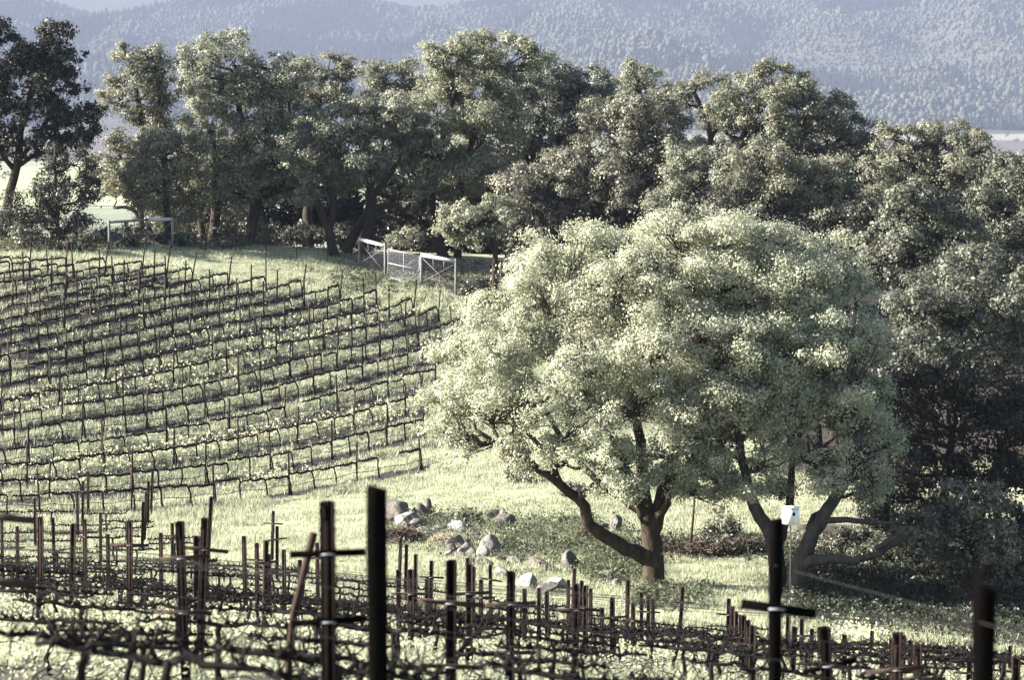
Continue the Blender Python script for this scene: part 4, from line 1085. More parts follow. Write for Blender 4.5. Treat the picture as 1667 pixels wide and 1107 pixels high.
TR = [
    # label, name, Y, stems, lobes, leaf, options
    ('tall dark flat-needled tree leaning at the edge of the vineyard', 'dark_tree', 150, [[(0, 398, 9), (12, 330, 8), (28, 270, 7), (34, 215, 6), (50, 150, 5), (60, 100, 4)], [(30, 262, 4), (55, 230, 3.5), (80, 190, 3)], [(26, 272, 4), (60, 250, 3.5), (90, 215, 3)], [(26, 280, 4), (-20, 220, 4), (-40, 150, 4)]],
     [(20, 85, 48), (70, 82, 42), (-40, 110, 60), (40, 140, 58), (85, 130, 40), (0, 190, 48), (70, 190, 46), (108, 190, 40), (142, 184, 22), (-60, 200, 55), (105, 155, 34), (-50, 60, 50), (-20, 255, 28), (118, 225, 24), (95, 62, 22), (60, 240, 28), (5, 240, 32), (138, 220, 18), (90, 245, 22)], 'dark', dict(cpm=4, clump=.3, leaves=40, size=.075)),
    ('sparse young bay tree beneath the tall dark tree', 'bay_tree', 147, [[(95, 395, 4), (93, 340, 3.5), (88, 280, 3), (90, 240, 2)]],
     [(95, 285, 42), (60, 330, 42), (125, 262, 26), (110, 330, 42), (45, 360, 36), (140, 300, 24), (85, 372, 42), (130, 365, 24), (150, 325, 22), (20, 350, 30), (10, 380, 30), (115, 380, 30)], 'dark', dict(cpm=3.4, clump=.32, leaves=50, size=.06)),
    ('narrow olive tree with ragged top behind the grey brace fence', 'olive_tree', 158, [[(237, 400, 6), (228, 370, 5), (232, 300, 5), (235, 240, 5), (225, 160, 4), (215, 110, 3)], [(232, 365, 4), (222, 345, 3.5), (205, 336, 3), (185, 338, 2)], [(235, 240, 4), (258, 170, 3), (265, 120, 2)]],
     [(212, 98, 32), (240, 110, 26), (268, 108, 30), (225, 150, 46), (270, 150, 34), (195, 165, 24), (240, 190, 40), (183, 252, 26), (205, 235, 24), (198, 285, 24), (190, 308, 16), (262, 215, 34)], 'olive', dict(seed=3)),
    ('rounded olive oak between the narrow tree and the big grey-green oak', 'oak_tree', 151, [[(275, 402, 7), (272, 340, 6), (268, 280, 5), (268, 240, 4)]],
     [(262, 245, 42), (235, 280, 36), (295, 240, 36), (265, 300, 50), (300, 300, 44), (240, 328, 36), (290, 345, 40), (225, 300, 26)], 'olive', dict(seed=4)),
    ('tallest grey-green live oak above the long wire fence', 'oak_tree', 153, [[(402, 398, 10), (415, 350, 9), (420, 310, 8), (400, 250, 7), (390, 180, 5), (380, 120, 4)], [(345, 398, 9, .8), (352, 350, 8, .8), (350, 290, 6, .6), (345, 200, 4, .4)], [(330, 400, 6, 1), (325, 340, 5, 1), (320, 260, 4, 1)], [(420, 310, 6), (450, 260, 5), (465, 200, 4)]],
     [(335, 92, 40), (380, 90, 42), (410, 120, 40), (350, 140, 48), (315, 120, 26), (440, 108, 40), (400, 175, 60), (340, 195, 46), (455, 175, 48), (370, 245, 56), (430, 240, 58), (345, 290, 42), (400, 300, 56), (460, 265, 44), (365, 325, 34), (480, 130, 30), (440, 310, 40), (478, 300, 30)], 'grey', dict(seed=5)),
    ('olive oak with square shoulders behind the tallest live oak', 'oak_tree', 162, [[(502, 402, 9), (500, 350, 8), (505, 280, 7), (515, 200, 5), (525, 130, 4)]],
     [(535, 108, 34), (508, 118, 34), (552, 135, 28), (480, 150, 40), (520, 165, 46), (545, 172, 28), (495, 215, 40), (560, 110, 14)], 'olive', dict(seed=6)),
    ('dark twin-trunked live oak with crooked limbs behind the two-post brace panel', 'oak_tree', 153, [[(590, 408, 10), (600, 372, 9), (605, 330, 8), (600, 280, 6), (590, 220, 5)], [(560, 412, 9, .6), (576, 380, 8, .5), (596, 350, 7, .3), (606, 320, 5)], [(604, 340, 5), (640, 330, 4.5), (660, 345, 4), (668, 330, 3)], [(602, 355, 5), (635, 352, 4), (655, 362, 3)], [(606, 320, 5), (635, 285, 4), (650, 260, 3)]],
     [(590, 195, 44), (552, 200, 38), (625, 190, 44), (570, 245, 50), (620, 240, 48), (540, 255, 30), (600, 285, 36), (650, 215, 34), (560, 290, 24), (535, 215, 24)], 'grey', dict(seed=7, size=.065, cpm=4.2)),
    ('slanting slim oak with a forked grey trunk beneath the grey-green oak', 'oak_tree', 151, [[(545, 404, 8), (535, 370, 7), (515, 325, 6), (500, 300, 5)], [(538, 375, 5), (545, 330, 5), (535, 295, 4)]],
     [(510, 285, 30), (535, 290, 22), (490, 320, 28), (500, 260, 26)], 'olive', dict(seed=8)),
    ('small dark-topped oak peeping between two bigger crowns', 'oak_tree', 168, [[(602, 420, 3.5), (612, 300, 3), (628, 200, 3), (630, 140, 2)]],
     [(622, 118, 28), (650, 122, 30), (612, 150, 24), (640, 160, 40), (670, 150, 34), (645, 210, 40)], 'olive', dict(seed=9)),
    ('largest bright feathery oak above the metal gate', 'oak_tree', 155, [[(725, 418, 9), (710, 380, 8), (700, 340, 7), (705, 300, 6), (715, 250, 5), (730, 180, 5), (750, 120, 4)], [(745, 420, 7, .6), (745, 360, 6, .5), (750, 300, 6, .4), (770, 220, 5, .2), (800, 130, 4)], [(715, 260, 4), (690, 250, 4), (670, 280, 3)]],
     [(735, 105, 46), (785, 92, 44), (835, 92, 42), (870, 100, 30), (700, 130, 36), (760, 150, 56), (705, 180, 48), (820, 140, 44), (680, 235, 42), (735, 220, 56), (790, 210, 56), (665, 280, 28), (715, 285, 46), (765, 285, 52), (700, 315, 26), (660, 250, 22), (800, 270, 44), (745, 330, 26)], 'light', dict(seed=10)),
    ('dusty silver-grey oak between the feathery oak and the brownish oak', 'oak_tree', 161, [[(880, 430, 9), (878, 330, 8), (870, 250, 7), (865, 180, 5)], [(878, 310, 6), (905, 240, 5), (930, 170, 4)], [(875, 300, 5), (850, 240, 4), (840, 190, 3)]],
     [(868, 135, 46), (915, 125, 40), (955, 130, 32), (840, 170, 44), (890, 180, 56), (945, 165, 44), (975, 145, 24), (850, 225, 46), (905, 230, 50), (825, 200, 36), (950, 205, 40), (820, 250, 34)], 'glossy', dict(seed=11, size=.07)),
    ('brownish spreading oak in front of the dusty silver oak', 'oak_tree', 149, [[(888, 440, 7), (886, 380, 6), (880, 340, 5), (890, 300, 4)], [(990, 440, 6, .4), (985, 370, 5, .4), (975, 330, 4.5, .3), (985, 270, 4)], [(1010, 430, 5, .8), (1012, 350, 5, .8), (1030, 260, 4, .6)]],
     [(1000, 200, 44), (1050, 180, 46), (1085, 205, 40), (975, 245, 40), (1030, 240, 54), (1085, 250, 44), (945, 270, 44), (900, 275, 40), (990, 290, 50), (860, 300, 40), (915, 315, 44), (830, 305, 30), (960, 330, 34), (1060, 295, 40), (845, 335, 26), (880, 340, 34)], 'brown', dict(seed=12, size=.062, cpm=4.2)),
    ('pale yellow-green treetop rising behind the brownish oak', 'oak_tree', 170, [[(1042, 430, 6), (1042, 250, 5), (1042, 160, 3)]],
     [(1042, 125, 26), (1018, 135, 22), (1068, 142, 24), (1045, 160, 36), (1000, 165, 24), (1085, 170, 22), (1030, 110, 14)], 'light', dict(seed=13)),
    ('small bright round oak standing between the gate and the pale oak', 'oak_tree', 143, [[(806, 436, 5), (806, 400, 4.5), (800, 375, 4), (790, 350, 3)], [(806, 395, 3), (775, 375, 2.5), (755, 365, 2)]],
     [(760, 365, 34), (792, 352, 36), (740, 370, 22), (815, 360, 28), (745, 388, 22), (775, 392, 22), (735, 348, 14), (820, 335, 24)], 'light', dict(seed=14, clump=.3)),
    ('open-crowned oak with visible pale limbs rising on the ridge line', 'oak_tree', 163, [[(1162, 440, 6), (1160, 300, 5.5), (1158, 220, 4.5), (1142, 175, 4), (1130, 150, 3)], [(1158, 225, 3.5), (1172, 200, 3), (1180, 180, 2)]],
     [(1145, 135, 26), (1120, 148, 22), (1168, 140, 24), (1185, 160, 22), (1110, 165, 16), (1150, 190, 30), (1185, 200, 26)], 'olive', dict(seed=15, sparse=.25)),
    ('wide domed olive oak crowning the ridge of dark trees', 'oak_tree', 156, [[(1222, 440, 8), (1220, 330, 7), (1216, 270, 6), (1215, 240, 5), (1210, 190, 4)], [(1218, 262, 4), (1232, 225, 3.5), (1235, 190, 3)], [(1290, 440, 7, .5), (1290, 300, 6, .5), (1300, 230, 5, .3), (1312, 180, 4)], [(1295, 250, 4), (1345, 245, 3.5), (1375, 220, 3)]],
     [(1225, 140, 34), (1262, 132, 36), (1300, 145, 36), (1200, 170, 34), (1250, 180, 50), (1305, 185, 46), (1345, 180, 34), (1215, 210, 34), (1345, 220, 46), (1385, 205, 34), (1400, 235, 26), (1290, 225, 50), (1240, 120, 18), (1372, 165, 18), (1180, 205, 24)], 'olive', dict(seed=16)),
    ('squat green oak beneath the open-crowned oak', 'oak_tree', 147, [[(1140, 440, 6), (1138, 380, 5), (1135, 320, 4)]],
     [(1130, 262, 36), (1160, 280, 38), (1105, 285, 34), (1190, 300, 32), (1140, 310, 40), (1100, 320, 30), (1070, 330, 30)], 'grey', dict(seed=17)),
    ('dark bushy oak under the wide domed oak', 'oak_tree', 142, [[(1270, 450, 7), (1272, 390, 6), (1275, 340, 5), (1270, 300, 4)], [(1340, 450, 6, .5), (1342, 380, 5, .5), (1340, 330, 4)]],
     [(1235, 268, 44), (1275, 262, 34), (1210, 300, 36), (1310, 285, 44), (1255, 310, 44), (1300, 330, 44), (1350, 295, 42), (1370, 330, 36), (1340, 355, 40), (1240, 345, 40), (1385, 365, 34), (1290, 370, 40)], 'olive', dict(seed=18)),
    ('grey-brown oak with a bare twiggy top near the valley fields', 'oak_tree', 152, [[(1490, 450, 7), (1488, 350, 6), (1485, 290, 5), (1480, 250, 4)], [(1560, 450, 6, .5), (1565, 330, 5, .5), (1560, 270, 4)]],
     [(1480, 225, 30), (1455, 245, 26), (1515, 228, 30), (1550, 235, 36), (1590, 235, 32), (1500, 265, 44), (1555, 275, 46), (1440, 280, 36), (1600, 265, 30), (1480, 305, 44), (1530, 310, 44), (1430, 320, 32), (1440, 215, 14)], 'olive', dict(seed=19)),
    ('silvery leathery-leaved oak right above the dark hollow', 'oak_tree', 128, [[(1480, 640, 8), (1478, 520, 7), (1475, 430, 6), (1480, 370, 5)]],
     [(1475, 345, 52), (1430, 390, 40), (1520, 360, 48), (1480, 400, 56), (1440, 440, 44), (1530, 420, 52), (1410, 430, 26), (1500, 460, 46), (1560, 390, 40), (1570, 440, 40)], 'slate', dict(seed=20, size=.075)),
    ('grey-green oak at the picture edge above the silvery oak', 'oak_tree', 133, [[(1640, 640, 8), (1640, 500, 7), (1640, 400, 6), (1640, 320, 5)]],
     [(1640, 280, 40), (1610, 320, 42), (1670, 300, 46), (1600, 370, 42), (1645, 360, 52), (1690, 370, 50), (1620, 420, 46), (1670, 430, 52), (1595, 440, 34), (1720, 330, 50)], 'slate', dict(seed=21)),
    ('rounded green oak filling the middle of the wooded slope', 'oak_tree', 112, [[(1560, 760, 9), (1560, 650, 8), (1560, 570, 6), (1560, 520, 5)]],
     [(1500, 500, 44), (1545, 490, 46), (1590, 510, 44), (1465, 500, 36), (1520, 550, 52), (1575, 560, 54), (1620, 540, 46), (1480, 560, 36), (1640, 500, 44), (1625, 600, 50), (1560, 610, 46), (1680, 560, 56), (1690, 480, 40)], 'slate', dict(seed=22, size=.062, cpm=4.2)),
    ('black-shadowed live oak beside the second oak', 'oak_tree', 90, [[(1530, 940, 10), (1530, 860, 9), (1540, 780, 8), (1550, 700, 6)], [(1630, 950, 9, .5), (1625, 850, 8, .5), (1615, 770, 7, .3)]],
     [(1510, 630, 50), (1560, 620, 54), (1610, 650, 52), (1490, 690, 56), (1550, 690, 66), (1620, 710, 62), (1480, 760, 46), (1530, 770, 56), (1600, 780, 56), (1660, 690, 56), (1670, 770, 56), (1450, 640, 30), (1450, 800, 40), (1500, 850, 46), (1420, 840, 26), (1560, 850, 46)], 'dark', dict(seed=23, size=.055, cpm=4.2)),  # near-black leaves carry shade that the neighbouring oaks cast
    ('drooping grey-leaved oak shading the grass behind the thickest wooden post', 'oak_tree', 85, [[(1592, 985, 10), (1592, 930, 9), (1588, 880, 8), (1580, 820, 6)]],
     [(1585, 800, 36), (1555, 835, 40), (1615, 840, 42), (1530, 880, 36), (1580, 880, 48), (1630, 890, 40), (1545, 920, 30), (1605, 930, 36), (1510, 840, 24), (1490, 880, 30), (1470, 850, 24)], 'brown', dict(seed=24, size=.05, cpm=5.5, clump=.26)),
    ('tall dark oak at the picture edge behind the drooping oak', 'oak_tree', 88, [[(1690, 985, 9), (1690, 850, 8), (1690, 700, 6)]],
     [(1690, 620, 50), (1670, 680, 50), (1720, 700, 60), (1680, 760, 56), (1665, 830, 40), (1710, 850, 56), (1670, 900, 34)], 'dark', dict(seed=25, size=.055)),
    ('dark-leaved oak behind the crown of the second oak', 'oak_tree', 116, [[(1330, 720, 8), (1330, 620, 7), (1335, 540, 5)]],
     [(1330, 560, 60), (1280, 600, 60), (1390, 590, 60), (1330, 640, 66), (1420, 640, 56), (1260, 660, 50), (1400, 690, 50)], 'brown', dict(seed=27, dep=2.5)),
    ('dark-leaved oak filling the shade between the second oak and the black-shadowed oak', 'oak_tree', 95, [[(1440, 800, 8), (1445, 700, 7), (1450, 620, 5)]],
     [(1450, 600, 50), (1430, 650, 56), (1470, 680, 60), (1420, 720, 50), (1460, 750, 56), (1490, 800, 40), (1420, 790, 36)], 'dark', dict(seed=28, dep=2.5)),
    ('grey-green oak behind the rounded green oak', 'oak_tree', 122, [[(1560, 640, 8), (1560, 540, 7), (1565, 460, 5)]],
     [(1500, 470, 50), (1560, 450, 56), (1620, 470, 56), (1660, 500, 60), (1540, 520, 60), (1600, 540, 60), (1690, 560, 50)], 'slate', dict(seed=29, dep=2.5)),
    ('dull brownish oak behind the top of the pale oak', 'oak_tree', 140, [[(1210, 520, 7), (1210, 430, 6), (1212, 370, 5)]],
     [(1160, 360, 46), (1210, 350, 50), (1260, 390, 50), (1110, 380, 44), (1190, 420, 56), (1300, 430, 50), (1060, 400, 40)], 'dark', dict(seed=30, dep=2.5)),
    ('dark oak deep in the shadow between the domed oak and the silvery oak', 'oak_tree', 136, [[(1390, 480, 6), (1392, 430, 5), (1395, 380, 4)]],
     [(1390, 395, 40), (1420, 350, 36), (1370, 420, 34), (1430, 400, 34), (1400, 450, 34)], 'dark', dict(seed=26)),
]
for k, (lab, nm_, Y, stems, lobes, leaf, opt) in enumerate(TR):
    opt = dict(opt); opt.setdefault('grow_', 1.13); opt.setdefault('seed', 40 + k)
    tot += tree(nm_, lab, float(Y), None, stems, lobes, leaf, group='oaks along the crest and the wooded slope', **opt)
# darker trees standing deeper in the wood
for k, (px, Y, py0, py1, lab) in enumerate(((330, 172, 230, 395, 'dark oak deep behind the tallest live oak'), (470, 176, 260, 400, 'dark oak deep behind the square-shouldered oak'), (650, 172, 270, 410, 'dark oak deep behind the twin-trunked oak'),
                                (770, 174, 280, 420, 'dark oak deep behind the feathery oak'), (930, 168, 300, 440, 'dark oak deep behind the brownish oak'), (1090, 166, 320, 450, 'dark oak deep behind the squat green oak'), (1230, 166, 320, 460, 'dark oak deep behind the domed oak'),
                                (1380, 160, 330, 480, 'dark oak deep behind the bushy oak'), (1560, 160, 330, 500, 'dark oak deep behind the twiggy oak'), (1150, 172, 235, 400, 'dark oak deep behind the open-crowned oak'), (1300, 170, 240, 420, 'second dark oak deep behind the wide domed oak'), (1430, 168, 270, 440, 'dark oak deep in the gap between the domed oak and the twiggy oak'), (1640, 168, 280, 460, 'dark oak deep behind the edge oak'), (560, 178, 250, 400, 'dark oak deep in the gap beside the twin-trunked oak'), (1520, 166, 270, 440, 'second dark oak deep behind the twiggy oak'), (260, 176, 270, 395, 'dark oak deep behind the rounded olive oak'), (860, 176, 260, 420, 'dark oak deep behind the dusty silver oak'), (1020, 174, 240, 420, 'dark oak deep behind the pale yellow-green treetop'))):
    r = random.Random(k)
    lobes = [(px + r.uniform(-85, 85), r.uniform(py0 + 10, py1 - 5), r.uniform(34, 54), r.uniform(-1, 1)) for _ in range(13)]
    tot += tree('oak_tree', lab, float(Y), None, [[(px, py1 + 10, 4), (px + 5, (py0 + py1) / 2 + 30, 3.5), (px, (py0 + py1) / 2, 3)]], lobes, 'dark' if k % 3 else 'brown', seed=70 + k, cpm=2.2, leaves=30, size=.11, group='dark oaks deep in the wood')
# understorey bushes
BUSH = [(40, 385, 30, 146, 'shrub', 'dark bush at the foot of the tall dark tree'), (130, 392, 26, 146, 'shrub', 'bush behind the vine stakes next to the sparse bay tree'), (165, 385, 20, 150, 'shrub', 'grey bush just outside the grey brace fence'), (215, 382, 30, 150, 'shrub', 'round grey-green bush inside the grey brace fence'),
        (300, 388, 22, 152, 'shrub', 'low scrub bush beside the grey brace fence'), (262, 386, 20, 150, 'dark', 'dark bush behind the middle fence post'), (470, 385, 24, 156, 'shrub', 'bush under the square-shouldered oak'), (540, 385, 26, 157, 'shrub', 'bush between the slanting trunks'), (650, 380, 32, 157, 'light', 'sunlit bush behind the metal gate panel'), (690, 396, 22, 156, 'dark', 'dark bush beside the feathery oak trunk'),
        (768, 470, 16, 143, 'shrub', 'small bush at the end of the white-railed panel'), (790, 462, 16, 143, 'shrub', 'small bush touching the pale oak crown'), (600, 398, 16, 153, 'dark', 'low dark bush between the crooked trunks'), (430, 392, 16, 154, 'shrub', 'low bush under the grey-green oak'), (370, 394, 14, 152, 'shrub', 'small weed bush along the deer fence'),
        (1400, 905, 26, 88, 'shrub', 'shaded bush under the horizontal limb of the second oak'), (1340, 895, 20, 87, 'brown', 'brownish scrub behind the second oak trunk'), (1440, 900, 24, 90, 'shrub', 'ferny bush beyond the horizontal limb'), (1640, 960, 26, 84, 'shrub', 'leafy bush behind the thickest wooden post'), (1510, 955, 22, 84, 'shrub', 'low leafy bush in the shaded grass'), (1560, 975, 18, 80, 'shrub', 'small leafy bush beside the thickest wooden post'),
        (1440, 540, 40, 128, 'dark', 'dark bush low in the gap beside the pale oak crown'), (1480, 590, 40, 120, 'grey', 'grey-green bush below the silvery oak'), (555, 335, 40, 160, 'shrub', 'tall shrub glimpsed between the slanting trunks'), (505, 360, 30, 160, 'shrub', 'shrub glimpsed under the square-shouldered oak'), (685, 350, 36, 160, 'brown', 'brownish shrub glimpsed behind the twin trunks'), (420, 355, 34, 162, 'dark', 'dark shrub glimpsed between the live oak trunks'), (835, 430, 34, 152, 'dark', 'dark shrub behind the small bright oak'), (340, 365, 30, 160, 'shrub', 'shrub glimpsed behind the deer fence'), (900, 440, 34, 150, 'dark', 'dark shrub below the brownish spreading oak'),
        (1385, 880, 30, 93, 'dark', 'dark scrub mass behind the fork of the second oak'), (1470, 880, 34, 92, 'dark', 'dark scrub between the second oak and the drooping oak'), (1530, 930, 34, 90, 'dark', 'dark scrub at the feet of the black-shadowed oak'), (1430, 845, 26, 97, 'brown', 'twiggy brown scrub beyond the grey limbs of the second oak'), (1640, 930, 40, 88, 'dark', 'dark scrub by the picture edge under the tall dark oak'), (1350, 940, 20, 84, 'dark', 'low dark bush beside the second oak trunk'), (1480, 960, 24, 82, 'dark', 'low dark bush in the shaded hollow'), (1590, 1000, 22, 78, 'dark', 'dark bush right behind the thickest wooden post'),  # dark scrub added to deepen the hollow; shade put into its leaf colour
        (1175, 860, 26, 98, 'brown', 'reddish-brown scrub behind the leaning pole'), (935, 800, 20, 104, 'shrub', 'low scrub under the tip of the low oak limb'), (840, 772, 24, 110, 'shrub', 'dim scrub below the edge of the pale oak crown'), (760, 846, 14, 94, 'weed', 'green weed clump behind the rock pile')]
for k, (px, py, rp, Y, leaf, lab) in enumerate(BUSH):
    x, y = hit(px, py + rp * .7, lo=Y - 12, hi=Y + 12); r = np.random.default_rng(300 + k); g = gz(x, y); rad = rp * y / F
    root = empty('bush', (x, y, g))
    L = [[0, 0, rad * .55, rad, rad * .8, rad * .75]] + [[r.uniform(-.8, .8) * rad, r.uniform(-.4, .4) * rad, rad * r.uniform(.3, .9), rad * .5, rad * .5, rad * .45] for _ in range(5)]
    Pn, Nn, C = crown_leaves(L, r, 3.0 * (1.0 / max(.5, rad)) ** .5, .2, 22, .05)
    ok = Pn[:, 2] > -.1
    V, Q = diamonds(Pn[ok], Nn[ok], .06 if Y > 120 else .045, r); mb = MB(); mb.add(V, Q); mb.build('foliage', M[leaf], root)
    tb = MB()
    for q in C[::max(1, len(C) // 16)]: tb.tube([(0, 0, -.05), q * np.array([.3, .3, .6]), q], [.03, .02, .008], 4, cap=False)
    tb.build('stems', M['bark'], root)
    tag(root, lab, 'bush', 'bushes under the trees'); tot += len(Pn)
open('/tmp/leaves.txt', 'w').write(str(tot)) if False else None
# trees standing far off in the valley
for k, (px, Y, hp, leaf, lab) in enumerate(((180, 1700, 30, 'light', 'pale bare-looking tree in the valley seen between two crowns'), (186, 1150, 22, 'brown', 'small grey tree on the valley meadow seen through the gap'), (10, 1300, 18, 'brown', 'tiny dark tree on the valley meadow behind the leaning trunk'), (1585, 2050, 9, 'grey', 'tiny round tree on the valley field seen past the twiggy oak'),
                                    (1652, 2080, 8, 'grey', 'tiny tree at the picture edge on the valley field'), (1635, 2290, 10, 'grey', 'tiny tree beside the pale strip of the valley'), (1455, 2380, 16, 'light', 'pale valley tree at the foot of the mountain'), (1500, 2420, 18, 'light', 'larger pale valley tree below the mountain woods'), (1560, 2440, 14, 'light', 'pale tree along the edge of the valley fields'))):
    x = (px - W / 2) / F * Y; s = Y / F; r = np.random.default_rng(500 + k); rad = hp * s * .55
    root = empty('valley_tree', (x, Y, VALLEY))
    Y *= 2; x *= 2; s *= 2; rad *= 2; root.location = (x, Y, VALLEY)
    L = [[r.uniform(-.7, .7) * rad, r.uniform(-.5, .5) * rad, hp * s * r.uniform(.45, .8), rad * .55, rad * .55, rad * .5] for _ in range(6)]
    Pn, Nn, C = crown_leaves(L, r, .06, 1.6, 18, .5, sub=False)
    V, Q = diamonds(Pn, Nn, .6, r); mb = MB(); mb.add(V, Q); mb.build('crown', M[leaf], root)
    tb = MB(); tb.tube([(0, 0, -.5), (0, 0, hp * s * .5)], [.5, .25], 6); tb.build('trunk', M['bark'], root)
    tag(root, lab, 'tree', 'trees out in the valley')

# ------------------------------------------------------------------ grass, weeds, mustard
def blades(x, y, h, wid, r, lean=.35, per=3, spread=.07):
    n = len(x)
    x = np.repeat(x, per) + r.normal(0, spread, n * per); y = np.repeat(y, per) + r.normal(0, spread, n * per)
    z = ground_z(x, y) - .02
    hh = np.repeat(h, per) * r.uniform(.55, 1.25, n * per); ww = np.repeat(wid, per) * r.uniform(.7, 1.3, n * per)
    a = r.uniform(0, math.pi, n * per); dx, dy = np.cos(a) * ww, np.sin(a) * ww
    lx, ly = r.normal(0, lean, n * per) * hh, r.normal(0, lean, n * per) * hh
    A = np.stack([x - dx, y - dy, z], 1); B = np.stack([x + dx, y + dy, z], 1); C = np.stack([x + lx, y + ly, z + hh], 1)
    V = np.stack([A, B, C], 1).reshape(-1, 3)
    return V, np.arange(len(V)).reshape(-1, 3), C
def scatter(y0, y1, dens, r, x0=-40, x1=1720):
    n = int(dens * (y1 - y0) * ((x1 - x0) / F * (y0 + y1) / 2))
    y = np.sqrt(r.uniform(y0 * y0, y1 * y1, n)); px = r.uniform(x0, x1, n)
    return (px - W / 2) / F * y, y
r = np.random.default_rng(99)
gb = MB(); sb = MB()
def patch(x, y, s): return fbm(x / s, y / s, 61, 3)
for (y0, y1, dens, hgt, wid, per, x1) in ((14, 30, 150, .22, .008, 4, 1720), (30, 50, 100, .25, .011, 4, 1720), (50, 80, 80, .25, .015, 4, 1720), (80, 112, 85, .19, .017, 4, 1720), (112, 154, 95, .19, .021, 4, 860)):
    x, y = scatter(y0, y1, dens, r, x1=x1)
    rd = row_dist(x, y); keep = rd > np.where(y > 97, .45, .22) + r.normal(0, .12, len(x))
    near_rows = (y < 80) & (px_of(x, y, ground_z(x, y))[0] < near_limit(y) + 20)
    keep &= ~near_rows | (fbm(x * .8 + 9, y * .55, 31) < .415 + r.normal(0, .035, len(x)))
    ppx, ppy = px_of(x, y, ground_z(x, y))
    ed = np.interp(ppx, [-50, 180, 300, 420, 520, 580, 640, 700, 760, 850], [412, 404, 399, 402, 418, 440, 456, 474, 492, 520])
    keep &= (y < 105) | (ppx < 1250)
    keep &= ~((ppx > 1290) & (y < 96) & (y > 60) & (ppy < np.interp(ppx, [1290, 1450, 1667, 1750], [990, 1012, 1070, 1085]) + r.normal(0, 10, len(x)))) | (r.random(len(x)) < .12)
    keep &= (ppy > ed + r.normal(0, 5, len(x))) | (r.random(len(x)) < .12)
    keep0 = keep; x, y, rd = x[keep], y[keep], rd[keep]
    pt = patch(x, y, 3.5); pt2 = patch(x + 50, y, 1.1)
    h = hgt * (.15 + 1.3 * pt + 1.5 * (pt2 - .4)) * r.uniform(.7, 1.3, len(x)) * (1 + .35 * (y > 100) * sstep(.9, .4, np.abs(rd - .9)))
    h = np.clip(h, .05, .6) * np.where(near_rows[keep0], .75, 1.0)
    V, Q, C = blades(x, y, h, np.full(len(x), wid), r, per=per); gb.add(V, Q)
    # pale seed heads standing over the blades
    k = r.random(len(x)) < np.clip((pt2 - .42) * .5, .0, .12)
    if k.any():
        V, Q, C = blades(x[k], y[k], h[k] * 1.55, np.full(k.sum(), wid * .8), r, lean=.15, per=3); sb.add(V, Q)
o = gb.build('grass', M['grass']); o['label'] = 'sunlit spring grass covering both slopes and the hollow'; o['kind'] = 'stuff'
o = sb.build('tall_grass', M['grass_seed']); o['label'] = 'pale tall grass stalks standing over the shorter grass'; o['kind'] = 'stuff'
# mustard: drifts placed where the photograph is yellow
fb_ = MB(); st_ = MB()
def mustard(px0, py0, sx, sy, n, tilt=0.0, lo=14, hi=150, hgt=.5):
    n = int(n * .5); u, v = r.normal(0, 1, n), r.normal(0, 1, n)
    px = px0 + u * sx; py = py0 + v * sy + u * sx * tilt
    a, b_ = ray(px, py); ys = np.linspace(lo, hi, 400)
    X = a[:, None] * ys; Y = np.broadcast_to(ys, X.shape)
    d = b_[:, None] * ys - ground_z(X, Y)
    k = np.argmax(d < 0, 1); ok = d.min(1) < 0
    y = ys[k][ok] + r.uniform(-.3, .3, ok.sum()); x = a[ok] * y
    rd = row_dist(x, y); q = rd > .28; x, y = x[q], y[q]
    h = hgt * r.uniform(.55, 1.2, len(x)); z = ground_z(x, y)
    base = np.stack([x, y, z], 1); topp = base + np.stack([r.normal(0, .05, len(x)), r.normal(0, .05, len(x)), h], 1)
    w_ = .008
    V = np.stack([base - [w_, 0, 0], base + [w_, 0, 0], topp], 1).reshape(-1, 3); st_.add(V, np.arange(len(V)).reshape(-1, 3))
    per = 4; c = np.repeat(topp, per, 0) + r.normal(0, .035, (len(topp) * per, 3))
    nr = r.standard_normal(c.shape) + [0, -.3, .6]; nr /= np.linalg.norm(nr, axis=1, keepdims=True)
    V, Q = diamonds(c, nr, .018 + .0001 * np.repeat(y, per), r, .9); fb_.add(V, Q)
mustard(90, 665, 80, 16, 700, -.13); mustard(300, 622, 90, 12, 800, -.15); mustard(420, 575, 80, 10, 500, -.17); mustard(560, 545, 60, 10, 450, -.16); mustard(650, 525, 50, 8, 260, -.15)
mustard(150, 765, 80, 12, 700, -.03); mustard(300, 745, 70, 12, 600, -.08); mustard(440, 720, 60, 10, 300, -.15); mustard(620, 690, 45, 9, 300, -.17); mustard(540, 705, 60, 8, 200, -.15)
mustard(430, 795, 60, 8, 260, -.04); mustard(80, 800, 60, 14, 260); mustard(390, 540, 90, 12, 260, -.16); mustard(120, 560, 80, 16, 160, -.15); mustard(330, 500, 120, 20, 220, -.15)
mustard(1400, 1065, 22, 12, 300, .1, lo=40, hi=85, hgt=.6); mustard(1390, 1090, 30, 10, 160, .1, lo=30, hi=80)
mustard(400, 1020, 200, 40, 300, 0, lo=18, hi=70, hgt=.35); mustard(950, 1060, 200, 25, 220, 0, lo=20, hi=75, hgt=.35); mustard(150, 1040, 160, 40, 160, 0, lo=18, hi=60, hgt=.35)
o = fb_.build('mustard_flowers', M['mustard']); o['label'] = 'drifts of small yellow mustard flowers between the vine rows'; o['kind'] = 'stuff'
o = st_.build('mustard_stems', M['grass']); o['label'] = 'thin green stems of the mustard drifts'; o['kind'] = 'stuff'
